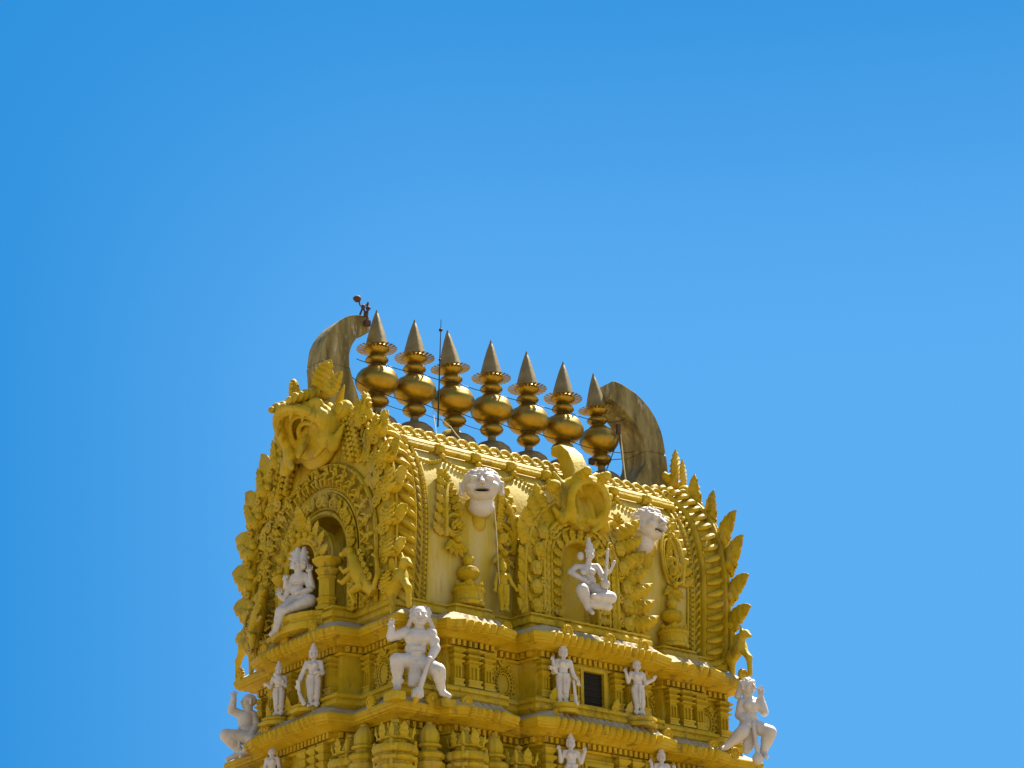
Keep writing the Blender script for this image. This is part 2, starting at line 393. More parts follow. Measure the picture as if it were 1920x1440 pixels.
for x, y in ((-4.42, 17.3), (-3.72, 17.3), (-2.42, 17.25), (3.7, 17.2), (4.42, 17.2), (2.55, 17.25)):
    ws.append(lambda q, x=x, y=y, s_=(1 if (x*7) % 2 > 1 else -1): np.stack([x+q[:, 0]*s_, -3.01-q[:, 2]*1.4, y+q[:, 1]], 1))
for yy, zz in ((-2.6, 17.3), (-1.9, 17.3), (2.8, 17.3)):
    ws.append(lambda q, yy=yy, zz=zz: np.stack([-4.71-q[:, 2]*1.4, yy-q[:, 0], zz+q[:, 1]], 1))
for fn in ws: fl = MB(); fl.put(scrollbit(), fn); fl.build('wall_scroll', YEL, ST1)
# window in the projecting bay, with the grille of horizontal bars
def window(x, z, hw, hh, y):
    m = MB(); m.box((x, y-.012, z), (hw, .01, hh)); wo = m.build('window', DRK, TOWER)  # flat near-black panel on the wall, shade of the opening as colour
    f = MB()
    for sx in (-1, 1): f.box((x+sx*(hw+.04), y-.06, z), (.04, .06, hh+.09)); f.box((x+sx*(hw+.115), y-.04, z), (.03, .04, hh+.13))
    f.box((x, y-.062, z+hh+.045), (hw, .062, .045)); f.box((x, y-.045, z+hh+.135), (hw+.145, .045, .03)); f.box((x, y-.07, z-hh-.045), (hw, .07, .04))
    f.build('window_frame', YEL, wo)
    b = MB()
    for k in range(5): b.box((x, y-.035, z-hh+(k+.7)*hh/2.7), (hw, .012, .012))
    b.build('window_bars', mat('dark_wood', [(.016, .012, .007), (.028, .02, .012)], .8), wo)
window(.13, 17.08, .30, .40, -3.55)
window(.15, 14.75, .32, .48, -3.63)
def roundel():
    m = MB()
    m.lathe([(.001, -.06), (.12, -.06), (.145, -.03), (.145, .03), (.125, .055), (.10, .05), (.095, .03), (.05, .035), (.04, .055), (.001, .06)], 20)
    for i in range(11):
        t = PI*(i/10*1.4-.2); m.sph((.145*math.cos(t), .145*math.sin(t), 0), (.022, .022, .05), 6, 4)
    m.box((0, -.13, 0), (.09, .06, .05))
    q = MB(); q.put(m, lambda v: np.stack([v[:, 0], -v[:, 2], v[:, 1]], 1)); return q
rd = roundel().build('roundel', YEL2, ST1)
rl = [(-4.55, -3.5, 18.14, 0), (-2.2, -3.45, 18.14, 0), (-.9, -4.02, 18.14, 0), (.35, -4.02, 18.14, 0), (1.35, -4.02, 18.14, 0), (2.2, -3.45, 18.14, 0), (4.95, -3.46, 18.14, 0), (-5.15, 3.3, 18.14, -PI/2),
      (-5.75, -.9, 18.14, -PI/2), (-5.75, .3, 18.14, -PI/2), (-5.75, 1.2, 18.14, -PI/2), (-4.35, -3.55, 16.14, 0), (-3.55, -3.75, 16.14, 0), (-5.3, -2.6, 16.14, -PI/2), (3.6, -3.75, 16.14, 0), (4.5, -3.5, 16.14, 0), (2.0, -4.0, 16.14, 0),
      (-5.9, .8, 16.14, -PI/2), (1.55, -3.98, 16.14, 0), (-1.2, -3.98, 16.14, 0)]
for i, (x, y, z, r) in enumerate(rl):
    o = rd if i == 0 else rd.copy()
    if i: COL.objects.link(o); o.parent = ST1 if z > 17 else ST2
    o.location = (x, y, z+.07); o.rotation_euler = (0, 0, r)
# upturned leaf points on the bay shelf beside the statues
for x in (-1.25, .55, .95):
    lf = MB(); lf.leaf((x, -3.86, 16.52), (x+.04, -3.96, 16.86), .11, .06, (0, -1, 0), 3); lf.build('shelf_leaf', YEL, ST1)
for y in (-.98, -.3, .25, 1.1):
    lf = MB(); lf.leaf((-5.62, y, 16.5), (-5.72, y, 16.92), .12, .06, (-1, 0, 0), 3); lf.build('shelf_leaf', YEL, ST1)
# pedestals under the standing statues
for (x, y, r) in ((-.92, -3.86, .3), (1.3, -3.86, .34)): pd = MB(); pd.lathe([(r*1.1, 16.28), (r*1.15, 16.36), (r, 16.4), (r*1.12, 16.44), (r*1.1, 16.5), (r*.8, 16.53)], 18, (x, y, 0), rib=.06, ribn=9); pd.build('statue_pedestal', YEL, ST1)
for (x, y, r) in ((-5.72, .66, .3), (-5.72, -.68, .34)): pd = MB(); pd.lathe([(r*1.1, 16.28), (r*1.15, 16.36), (r, 16.4), (r*1.1, 16.44), (r*.8, 16.5)], 18, (x, y, 0), rib=.06, ribn=9); pd.build('statue_pedestal', YEL, ST1)

# ------------------------------------------------------------------ miniature shrines along the lower storey
def kuta():
    m = MB()
    m.lathe([(.40, -1.5), (.40, -1.12), (.44, -1.1), (.44, -1.03), (.36, -1.0), (.36, -.94), (.46, -.91), (.47, -.84), (.38, -.81), (.38, -.77), (.45, -.74), (.48, -.66), (.45, -.58), (.38, -.55), (.24, -.50), (.24, -.45),
             (.33, -.44), (.345, -.40), (.30, -.37), (.29, -.28), (.20, -.18), (.10, -.13), (.06, -.11), (.05, -.05), (.085, -.03), (.085, .02), (.04, .06), (.001, .08)], 56, rib=.08, ribn=14)
    for k in range(4):
        a = PI/2*k-PI/2; d = V3(math.cos(a), math.sin(a), 0)
        m.leaf(d*.33+V3(0, 0, -.42), d*.36+V3(0, 0, -.06), .13, .07, d, 3)
        a += PI/4; d = V3(math.cos(a), math.sin(a), 0); m.leaf(d*.37+V3(0, 0, -.42), d*.44+V3(0, 0, -.12), .06, .05, d, 2)
        for dz in (-.98, -.6): m.box(d*.44+V3(0, 0, dz), (.03, .03, .12))
    return m
def bud():
    m = MB()
    m.lathe([(.26, -1.5), (.26, -.98), (.31, -.95), (.32, -.86), (.25, -.83), (.25, -.78), (.30, -.75), (.32, -.67), (.28, -.62), (.17, -.58), (.17, -.52), (.24, -.50), (.26, -.46), (.22, -.42), (.19, -.40), (.21, -.30), (.20, -.18), (.13, -.05), (.06, .01), (.075, .03), (.05, .08), (.001, .10)], 40, rib=.10, ribn=10)
    for k in range(4):
        a = PI/2*k-PI/2; d = V3(math.cos(a), math.sin(a), 0); m.leaf(d*.17+V3(0, 0, -.42), d*.10+V3(0, 0, .0), .11, .07, d, 4)
    return m
kt = kuta().build('miniature_shrine', YEL, ST2); bt = bud().build('miniature_shrine', YEL, ST2)
used = set()
for (x, y, z, kind) in ((-5.25, -3.46, 15.6, 0), (-4.38, -3.5, 15.62, 1), (-3.55, -3.72, 15.6, 0), (-2.65, -3.5, 15.62, 1), (-1.95, -3.5, 15.45, 0), (-5.25, -2.25, 15.72, 1), (-5.25, -1.72, 15.62, 0), (-5.4, 2.6, 15.6, 0), (-5.3, 3.25, 15.6, 0), (2.5, -3.5, 15.6, 1), (3.2, -3.7, 15.6, 0), (4.2, -3.5, 15.62, 1), (5.2, -3.46, 15.6, 0)):
    src = bt if kind else kt
    if kind not in used: o = src; used.add(kind)
    else: o = src.copy(); COL.objects.link(o); o.parent = ST2
    o.location = (x, y, z)

# ------------------------------------------------------------------ barrel vault
CSP = np.array([(2.60, 18.5), (2.66, 19.2), (2.72, 19.9), (2.74, 20.6), (2.68, 21.3), (2.5, 21.95), (2.18, 22.5), (1.75, 22.93), (1.2, 23.27), (.6, 23.48), (0, 23.55)])
def _cat(P, n=24):
    Q = np.vstack([2*P[0]-P[1], P, 2*P[-1]-P[-2]]); out = []
    for i in range(1, len(Q)-2):
        for k in range(n):
            t = k/n; a, b, c, d = Q[i-1:i+3]
            out.append(.5*((2*b)+(c-a)*t+(2*a-5*b+4*c-d)*t*t+(3*b-a-3*c+d)*t**3))
    return np.array(out+[P[-1]])
CSC = _cat(CSP); CSA = np.r_[0, np.cumsum(np.linalg.norm(np.diff(CSC, axis=0), axis=1))]; CL = CSA[-1]
CST = np.gradient(CSC, axis=0); CST /= np.linalg.norm(CST, axis=1)[:, None]
def cs(q, off=0.0):
    """full arch: q in 0..2CL from the front foot over the ridge to the back foot -> y, z and outward normal"""
    q = np.asarray(q, float); back = q > CL; s_ = np.where(back, 2*CL-q, q)
    y = np.interp(s_, CSA, CSC[:, 0]); z = np.interp(s_, CSA, CSC[:, 1]); ty = np.interp(s_, CSA, CST[:, 0]); tz = np.interp(s_, CSA, CST[:, 1])
    ny, nz = tz, -ty; l = np.hypot(ny, nz); ny, nz = ny/l, nz/l
    sg = np.where(back, 1., -1.)
    return sg*(y+off*ny), z+off*nz, sg*ny, nz
def Vm(v):
    y, z, ny, nz = cs(v[:, 1]); return np.stack([v[:, 0], y+v[:, 2]*ny, z+v[:, 2]*nz], 1)
ZS = lambda z: float(np.interp(z, CSC[:, 1], CSA))          # height -> arc length on the front
def arcband(mb, x0, x1, off, n=120, q0=0., q1=None, prof=None):
    """a moulding following the vault, profile list of (x fraction, offset)"""
    q = np.linspace(q0, 2*CL if q1 is None else q1, n); prof = prof or [(0, -.1), (0, off), (1, off), (1, -.1)]
    vs = []
    for fx, o in prof:
        y, z, _, _ = cs(q, o); vs.append(np.stack([np.full(n, x0+(x1-x0)*fx), y, z], 1))
    k = len(prof); fs = [(i*n+j, i*n+j+1, (i+1)*n+j+1, (i+1)*n+j) for i in range(k-1) for j in range(n-1)]
    mb.add(np.concatenate(vs), fs)
vb = MB(); arcband(vb, -4.9, 4.9, 0, prof=[(0, 0), (.25, 0), (.5, 0), (.75, 0), (1, 0)])
ROOF = vb.build('barrel_roof', PLA, TOWER)
# plinth mouldings round the foot of the vault
pl = MB(); rgp = ring(4.86, 2.72, [(-2.83, .42, .22, .2), (.25, 1.65, .62, .27), (3.27, .42, .22, .2)], [(0, 1.25, .55, .27)])
sweep(pl, rgp, [(.0, 18.2), (.12, 18.26), (.16, 18.29, .03), (.16, 18.37, .03), (.11, 18.385), (.11, 18.43), (.17, 18.45, .05), (.19, 18.52, .06), (.17, 18.58, .05), (.10, 18.60), (.10, 18.64), (.14, 18.655, .03), (.14, 18.70, .03), (.05, 18.73), (-.3, 18.74)])
pl.build('roof_plinth', YEL, ROOF)
# ridge cresting: rows of scallops, ropes and bars
rc = MB()
for sg in (-1, 1):
    def rr_(x, q, o): y, z, _, _ = cs(q, o); return V3(x, float(y)*(1 if sg < 0 else -1), float(z))
    for q, o, r in ((CL-.80, .10, .08), (CL-1.36, .10, .06), (CL-2.02, .08, .05)):
        rc.tube([rr_(x, q, o) for x in np.linspace(-4.3, 4.3, 60)], r, 6)
    n = 27; up = V3(0, .35*(1 if sg < 0 else -1), .94)
    for i in range(n):
        x = -4.15+8.3*i/(n-1)
        for (q, o, dx, r) in ((CL-1.00, .14, 0, .115), (CL-1.64, .14, .15, .13)):
            c = rr_(x+dx, q, o)+V3(0, 0, .03)
            rc.tube([c+V3(1, 0, 0)*r*math.cos(a)+up*r*1.05*math.sin(a) for a in np.linspace(0, 2*PI, 14)[:-1]], .042, 6, True)
            rc.sph(c+V3(.155, 0, -.03), (.045, .06, .12), 6, 5)
    for k in range(8):
        x0 = -4.2+k*1.05
        rc.tube([rr_(x0+.14+j*.15, CL-2.32, .10) for j in range(6)], .085, 8)
        rc.box(rr_(x0, CL-2.30, .08), (.12, .12, .12)); rc.sph(rr_(x0, CL-2.36, .18), .12, 8, 6); rc.sph(rr_(x0, CL-2.56, .10), .08, 8, 6)
        for j in range(13): rc.sph(rr_(x0+1.05*j/12, CL-2.60-.26*math.sin(PI*j/12), .05), (.055, .05, .055), 6, 4)
    arcband(rc, -4.3, 4.3, 0, 16, CL-1.9 if sg < 0 else CL, CL if sg < 0 else CL+1.9, prof=[(0, .02), (0, .10), (1, .10), (1, .02)])
rc.build('ridge_cresting', YEL, ROOF)
# ribbed bands near both ends
def rib_band(sg):
    m = MB(); X = lambda x: sg*x
    arcband(m, X(4.28), X(4.95), 0, prof=[(0, 0), (0, .14), (.08, .2), (.2, .16), (.5, .22), (.85, .16), (.92, .30), (1, .30), (1, -.1)])
    n = 46
    for i in range(n):
        q = .15+(2*CL-.3)*i/(n-1); pts = []
        for j in range(7):
            t = j/6; y, z, _, _ = cs(q+(.22*t*t-.1)*(1 if q < CL else -1), .2+.12*math.sin(PI*t)); pts.append((X(4.36+.5*t), float(y), float(z)))
        m.tube(pts, [.03, .06, .075, .08, .075, .06, .03], 6)
    qs = np.linspace(.05, 2*CL-.05, 110)
    for q in qs:
        y, z, _, _ = cs(q, .07); m.sph((X(3.98), float(y), float(z)), (.045, .055, .055), 6, 4)
    for xx, r in ((3.88, .03), (4.08, .035), (4.27, .04)):
        y, z, _, _ = cs(np.linspace(0, 2*CL, 90), .03); m.tube([(X(xx), a, b) for a, b in zip(y, z)], r, 5)
    for q in np.linspace(.1, 2*CL-.1, 64):
        pts = []
        for j in range(4):
            t = j/3; y, z, _, _ = cs(q+.16*t*(1 if q < CL else -1), .05+.05*math.sin(PI*t)); pts.append((X(4.11+.13*t), float(y), float(z)))
        m.tube(pts, [.02, .045, .045, .02], 5)
    return m
for sg in (-1, 1): rib_band(sg).build('ribbed_band', YEL, ROOF)
# ------------------------------------------------------------------ gable ends
def archpts(r, zc, z0, n=40, u0=0.0, stretch=1.0):
    """round-headed arch: list of (u, v, tangent angle) from the right foot over the top to the left foot"""
    L1 = zc-z0; La = PI*r*stretch; T = 2*L1+La; out = []
    for i in range(n):
        s_ = T*i/(n-1)
        if s_ < L1: out.append((u0+r, z0+s_, PI/2))
        elif s_ < L1+La: a = (s_-L1)/La*PI; out.append((u0+r*math.cos(a), zc+r*stretch*math.sin(a), a+PI/2))
        else: out.append((u0-r, zc-(s_-L1-La), 3*PI/2))
    return out
def archtube(mb, r, zc, z0, n, tr, u0=0., rad=6, stretch=1.):
    mb.tube([(u, v, n) for u, v, _ in archpts(r, zc, z0, 44, u0, stretch)], tr, rad)
def figurine(h=.5, rnd=random):
    """a small carved dancer in ornament space"""
    m = MB(); a = rnd.uniform(-.25, .25)*h
    m.sph((a*.4, h*.86, .06), (h*.13, h*.14, h*.14), 8, 6); m.sph((a*.3, h*1.0, .05), (h*.1, h*.08, h*.1), 6, 5)
    m.sph((a*.25, h*.60, .05), (h*.17, h*.19, h*.15), 8, 6); m.sph((0, h*.40, .05), (h*.17, h*.13, h*.14), 8, 6)
    for sg in (-1, 1):
        k = rnd.choice((0, 1, 2)); sh = (a*.25+sg*h*.15, h*.68, .06)
        el_ = (a*.2+sg*h*.34, h*(.52 if k else .72), .09); hd = (a*.2+sg*h*(.22 if k == 1 else .36), h*(.40 if k == 2 else .9), .12)
        m.tube([sh, el_, hd], [h*.065, h*.06, h*.05], 5)
        kn = (sg*h*.25, h*.25, .13); ft = (sg*h*(.08 if k == 1 else .26), 0, .07)
        m.tube([(sg*h*.09, h*.38, .05), kn, ft], [h*.10, h*.085, h*.05], 5)
    return m
def atframe(u, v, ang, n=0.0, sc=1.0):
    """place an ornament drawn in its own frame (up = +y) at u,v turned so that up points along ang"""
    c, s_ = math.cos(ang-PI/2), math.sin(ang-PI/2)
    return lambda q: np.stack([u+sc*(q[:, 0]*c-q[:, 1]*s_), v+sc*(q[:, 0]*s_+q[:, 1]*c), n+sc*q[:, 2]], 1)
def floret(r=.1):
    m = MB(); m.sph((0, 0, .04), (r*.4, r*.4, .05), 7, 5)
    for i in range(6): t = PI*i/3; m.sph((r*.7*math.cos(t), r*.7*math.sin(t), .02), (r*.34, r*.34, .04), 6, 4)
    return m
def flame():
    """flame leaf of the gable edge in its own frame: outward along +y, curling to +x"""
    m = MB()
    m.leaf((-.06, -.18, 0), (.26, 1.12, 0), .40, .15, (0, 0, 1), 5, bend=-.20, ser=(.06, .50)); m.leaf((-.06, -.18, -.02), (.26, 1.12, -.02), .38, .13, (0, 0, -1), 5, bend=.20, ser=(.50, .06))
    m.sph((-.02, .12, .03), (.20, .24, .20), 12, 8)
    m.leaf((-.08, .0, .14), (.16, .74, .14), .14, .10, (0, 0, 1), 5, bend=-.16, ser=(.1, .5))
    m.leaf((-.20, -.02, .08), (-.26, .42, .08), .13, .09, (0, 0, 1), 4, bend=-.25, ser=(.1, .5))
    m.curl((-.24, -.02, .14), .12, .3, 1.1, 1, .045); m.sph((.20, -.08, .1), (.09, .12, .10), 8, 6)
    m.leaf((.16, -.06, .06), (.42, .30, .05), .11, .08, (0, 0, 1), 4, bend=-.2, ser=(.1, .4))
    return m
def bulb_leaf():
    m = MB(); m.sph((0, .14, .02), (.15, .26, .22), 12, 8)
    for a in (-.8, -.3, .2, .7): m.leaf((.12*a, -.16, .12), (.26*a+.05, .50, .20-.06*abs(a)), .085, .10, (0, 0, 1), 4, bend=-.1)
    m.leaf((0, .30, 0), (.16, .70, .05), .18, .14, (0, 0, 1), 4, bend=-.2); m.leaf((0, .30, 0), (.16, .70, -.05), .18, .12, (0, 0, -1), 4, bend=.2)
    m.curl((-.22, .02, .14), .12, .3, 1.1, 1, .045); m.curl((.22, -.12, .12), .11, 2, 1.1, -1, .04)
    return m
def gable(sg, rnd):
    G = lambda v: np.stack([sg*(5.02+v[:, 2]), -v[:, 0] if sg < 0 else v[:, 0], v[:, 1]], 1)
    m = MB(); n = 72
    q = np.linspace(0, 2*CL, n); y, z, _, _ = cs(q, .24); ap = archpts(1.27, 20.02, 18.5, n)
    outer = np.stack([-y, z, np.zeros(n)], 1); inner = np.array([(u, v, 0) for u, v, _ in ap])
    inn2 = inner+np.array([0, 0, -.75]); out2 = outer+np.array([0, 0, -.14]); fs = []
    for a, b in ((0, n), (n, 2*n), (3*n, 0)): fs += [(a+i, a+i+1, b+i+1, b+i) for i in range(n-1)]
    p = MB(); p.add(np.vstack([outer, inner, inn2, out2]), fs); p.add(inn2, [tuple(range(n))])
    archtube(p, 1.31, 20.02, 18.6, .03, .075); archtube(p, 1.80, 20.05, 18.6, .05, .05); archtube(p, 1.87, 20.05, 18.6, .02, .04); archtube(p, 2.42, 20.05, 18.6, .05, .06)
    yy, zz, _, _ = cs(np.linspace(.05, 2*CL-.05, 80), .2); p.tube([(-a, b, .03) for a, b in zip(yy, zz)], .07, 6)
    # raised field between the two arches
    a1 = np.array([(u, v, .06) for u, v, _ in archpts(1.40, 20.02, 18.6, 60)]); a2 = np.array([(u, v, .12) for u, v, _ in archpts(1.76, 20.05, 18.6, 60)])
    p.add(np.vstack([a1, a2]), [(i, i+1, 61+i, 60+i) for i in range(59)])
    m.put(p, G)
    go = m.build('gable_end', YEL, TOWER)
    o1 = MB()
    for i, (u, v, t) in enumerate(archpts(1.56, 20.04, 18.75, 26)):
        s_ = MB(); s_.curl((0, 0, .08), .15, 2.2 if i % 2 else .9, 1.25, 1 if i % 2 else -1, .05); s_.leaf((0, -.10, .05), (.05, .2, .13), .09, .07, (0, 0, 1), 3); s_.sph((.1, -.1, .1), .05, 6, 5)
        o1.put(s_, atframe(u, v, t-PI/2, .06))
    sc = MB(); sc.put(o1, G); sc.build('scroll_band', YEL, go)
    o2 = MB()
    for i, (u, v, t) in enumerate(archpts(1.93, 20.05, 18.75, 25)): o2.put(figurine(.44, rnd), atframe(u, v, t-PI/2, .08, 1.05))
    for u, v, t in archpts(1.93, 20.05, 18.7, 70): o2.sph((u, v, .10), (.035, .035, .05), 6, 4)
    db = MB(); db.put(o2, G); db.build('dancer_band', YEL, go)
    # outer field: scrolls, little beasts and leaves between the band and the flame edge
    o3s = (MB(), MB())
    for k in range(3):
        for i in range(26):
            q_ = .25+(2*CL-.5)*(i+.5*(k % 2))/25.5; off = (-.14, -.32, -.50)[k]; yy, zz, ny, nz = cs(q_, off)
            u, v = -float(yy), float(zz)
            if math.hypot(u, max(0, v-20.05)) < 2.5 or (v > 22.4 and abs(u) < 1.0): continue
            ang = math.atan2(float(nz), -float(ny))+rnd.uniform(-.6, .6); s_ = MB(); c = rnd.random()
            if c < .35: s_.curl((0, 0, .1), rnd.uniform(.12, .17), rnd.uniform(0, 6), 1.3, rnd.choice((-1, 1)), .05); s_.leaf((.05, 0, .1), (.14, .27, .14), .09, .07, (0, 0, 1), 3, bend=.2)
            elif c < .62: s_ = figurine(rnd.uniform(.36, .5), rnd)
            else: s_.leaf((0, -.15, .06), (rnd.uniform(-.1, .1), .3, .16), .16, .11, (0, 0, 1), 4, bend=rnd.uniform(-.3, .3)); s_.sph((-.12, 0, .1), .075, 7, 5)
            o3s[int(u > 0)].put(s_, lambda w_, f_=atframe(u, v, ang, .0): f_(w_)*[1, 1, .62])
    # rearing beasts at both feet of the arch
    for s2 in (-1, 1):
        b = MB(); U = lambda *a: [(s2*x, yv, zv) for x, yv, zv in a]
        b.tube(U((2.55, 18.75, .2), (2.35, 19.0, .32), (2.15, 19.3, .36), (2.0, 19.62, .36), (1.88, 19.78, .4)), [.13, .19, .20, .15, .09], 8)
        b.sph((s2*1.82, 19.86, .42), (.15, .13, .13), 8, 6); b.sph((s2*1.68, 19.83, .48), (.1, .07, .08), 7, 5)
        b.tube(U((2.1, 19.45, .4), (1.85, 19.35, .55), (1.7, 19.5, .55)), [.08, .06, .045], 6); b.tube(U((2.05, 19.3, .42), (1.8, 19.1, .56), (1.66, 19.2, .56)), [.08, .06, .045], 6)
        b.tube(U((2.4, 18.95, .4), (2.1, 18.8, .52), (2.2, 18.55, .46)), [.12, .09, .06], 6); b.tube(U((2.6, 18.8, .25), (2.85, 19.1, .3), (2.8, 19.5, .3), (2.65, 19.6, .3)), [.06, .05, .04, .05], 6)
        for k in range(5): b.curl((s2*(2.2+.1*k), 19.75-.16*k, .36), .09, k, 1.1, s2, .035)
        rb_ = MB(); rb_.put(b, G); rb_.build('rearing_beast', YEL, go, 60)
    
    for o_ in o3s: of = MB(); of.put(o_, G); of.build('foliage_field', YEL, go)
    for s2 in (-1, 1):
        f0 = bulb_leaf() if sg*s2 < 0 and sg < 0 else flame()
        for k in range(7):
            q_ = .42+k*.73 if s2 > 0 else 2*CL-.42-k*.73
            yy, zz, ny, nz = cs(q_, .20); u, v = -float(yy), float(zz)
            ang = math.atan2(float(nz), -float(ny))+.06*s2*min(1., .3+k/3)
            fm = MB(); fm.put(f0, lambda w_, s2=s2: np.stack([w_[:, 0]*-s2, w_[:, 1], w_[:, 2]], 1)); f2 = MB(); f2.put(fm, atframe(u, v, ang+rnd.uniform(-.12, .12), .04, (rnd.uniform(.9, 1.08) if k else .8)*((.80 if k < 5 else .66) if sg > 0 else 1)))
            f3 = MB(); f3.put(f2, G); f3.build('flame_leaf', YEL, go, 60)
    # small beast on the cornice corner
    for s2 in ((1, -1) if sg > 0 else (1, -1)):
        pr = [C((2.95, 18.75, 0), (3.35, 18.95, 0), .16, .15), C((3.35, 18.95, 0), (3.62, 18.62, 0), .12, .07), C((3.62, 18.62, 0), (3.64, 18.2, 0), .07, .06), C((3.3, 18.95, 0), (3.42, 19.2, .0), .11, .08), E((3.5, 19.25, 0), (.15, .11, .11)), C((3.55, 19.22, 0), (3.7, 19.15, 0), .06, .05),
              C((2.98, 18.7, 0), (3.0, 18.2, 0), .10, .06), C((3.4, 19.35, 0), (3.36, 19.5, .0), .05, .02), C((3.0, 18.9, 0), (3.02, 19.4, .05), .05, .07)]
        vs, fc = sculpt(pr, .03, .08); b = MB(); b.add(np.stack([vs[:, 0]*s2, vs[:, 1], vs[:, 2]+.0], 1), fc.tolist()); b2 = MB(); b2.put(b, G); b2.build('corner_beast', YEL, go, 180)
    return go
GL = gable(-1, random.Random(3)); GR = gable(1, random.Random(5))

# lion mask with the gaping mouth, front towards -y, unit = mouth radius
def lion_mask(parent, loc, yaw, sc, eyes_up=1.0):
    P = [E((0, .1, .15), (1.42, .85, 1.38)), E((0, -.25, 1.0), (.95, .8, .45)), E((0, -.55, 1.02), (.30, .4, .26)), E((0, -.98, .85), (.24, .2, .18)), E((.16, -.95, .78), .12), E((-.16, -.95, .78), .12)]
    for i in range(17):
        a = -.5+(PI+1.0)*i/16; b = -.5+(PI+1.0)*min(16, i+1)/16
        P.append(C((1.08*math.cos(a), -.62-.22*math.sin(a), .05+1.05*math.sin(a)), (1.08*math.cos(b), -.62-.22*math.sin(b), .05+1.05*math.sin(b)), .17, .17))
    P.append(E((0, -.75, -.0), (.86, .95, .90), .08, True))
    for x in (-.42, .42): P.append(C((x, .05, .5), (x*.8, -.35, -.75), .26, .22, .05))
    P.append(E((0, .55, -.05), (1.2, .45, 1.25), .1))
    P.append(C((0, .1, .3), (0, -.5, -.8), .2, .18, .05))
    for sx in (-1, 1):
        P += [C((sx*.95, -.35, -.55), (sx*1.35, -.2, -.95), .28, .2), C((sx*1.2, .0, -.9), (sx*1.75, -.1, -.45), .26, .10), C((sx*.8, -.3, -.85), (sx*.35, -.45, -1.25), .2, .13), E((sx*1.55, .1, .75), .34, .1), E((sx*1.6, -.16, .75), .2, .04),
              C((sx*.72, -.8, .6), (sx*.66, -.98, .22), .12, .03, .03), C((sx*1.15, .1, .95), (sx*1.5, .15, 1.5), .22, .07), E((sx*.62, -.6, .98), (.30, .3, .22))]
        for k in range(5):
            t = k/4; P.append(E((sx*(.46+.14*t), -.45-.85*t, 1.22*eyes_up+.10*t), (.36-.13*t, .17, .36-.13*t), .02))
        P.append(E((sx*.61, -1.4, 1.33*eyes_up), (.14, .12, .14), .02))
        for k in range(4): P.append(C((sx*(1.2+.1*k), .1, -.2+.3*k), (sx*(1.55+.12*k), .0, .0+.34*k), .13, .05, .05))
    return sculpt_obj('lion_mask', P, .055, .13, YEL, loc, yaw, sc, parent)
def gaping_mask(parent, loc, yaw, sc):
    """lion mask whose upper jaw juts far forward over an open throat"""
    P = [E((0, .45, -.05), (1.25, .55, 1.35)), E((0, -.02, .05), (1.05, .45, 1.1)), E((0, .15, .95), (1.0, .75, .6))]
    def arc(s, y0, amp, r, zc, zs, n=18, ext=.55, k=None):
        pts = []
        for i in range(n+1):
            a = -ext+(PI+2*ext)*i/n; h = max(0, math.sin(a)); pts.append((s*math.cos(a), y0-amp*h**1.2, zc+zs*math.sin(a)))
        for p, q in zip(pts[:-1], pts[1:]): P.append(C(p, q, r, r, k))
    arc(1.22, .10, .10, .28, .05, 1.15); arc(1.24, -.15, .55, .26, .02, 1.10); arc(1.22, -.35, 1.0, .24, -.02, 1.02); arc(1.18, -.5, 1.42, .21, -.08, .92)
    arc(1.20, -.62, 1.62, .12, -.12, .98, k=.04)
    arc(.90, -.25, 1.0, .11, -.12, .80, k=.04); arc(.66, .0, .75, .12, -.15, .62, k=.04)
    P += [C((0, .1, .2), (0, -.55, -.35), .26, .24, .06), C((0, -.55, -.35), (0, -.95, -1.05), .24, .13, .06), E((0, -2.1, .92), (.34, .26, .24)), E((.2, -2.15, .80), .15), E((-.2, -2.15, .80), .15), C((0, -1.2, 1.15), (0, -2.0, 1.0), .26, .2)]
    for sx in (-1, 1):
        P += [C((sx*.42, -1.95, .55), (sx*.40, -2.0, .18), .12, .03, .03), C((sx*.78, -1.55, .40), (sx*.74, -1.6, .02), .11, .03, .03), C((sx*.95, -1.1, .20), (sx*.9, -1.15, -.12), .09, .03, .03)]
        P += [C((sx*1.1, -.4, -.55), (sx*1.55, -.25, -1.0), .3, .24), C((sx*1.45, -.2, -1.0), (sx*1.95, -.1, -.25), .30, .07), C((sx*1.1, -.4, -.8), (sx*.75, -.6, -1.25), .2, .12), E((sx*1.72, .2, .55), (.36, .46, .44), .08), E((sx*1.75, -.2, .55), (.22, .12, .28), .03)]
        e0, e1 = V3(sx*.50, .15, 1.86), V3(sx*.58, -2.0, 1.22); P.append(C(e0, e1, .30, .18, .02))
        for k in range(6):
            t = .18+k*.82/5; c_ = e0*(1-t)+e1*t; r_ = .40-.16*t; P.append(E(c_, (r_, .17, r_), .01))
        P += [E((sx*.56, -2.25, 1.08), (.15, .2, .15), .02), E((sx*.9, -.9, .95), (.34, .42, .3)), C((sx*1.2, .4, 1.2), (sx*1.5, .4, 1.8), .2, .05, .05)]
    return sculpt_obj('lion_mask', P, .05, .11, YEL, loc, yaw, sc, parent)
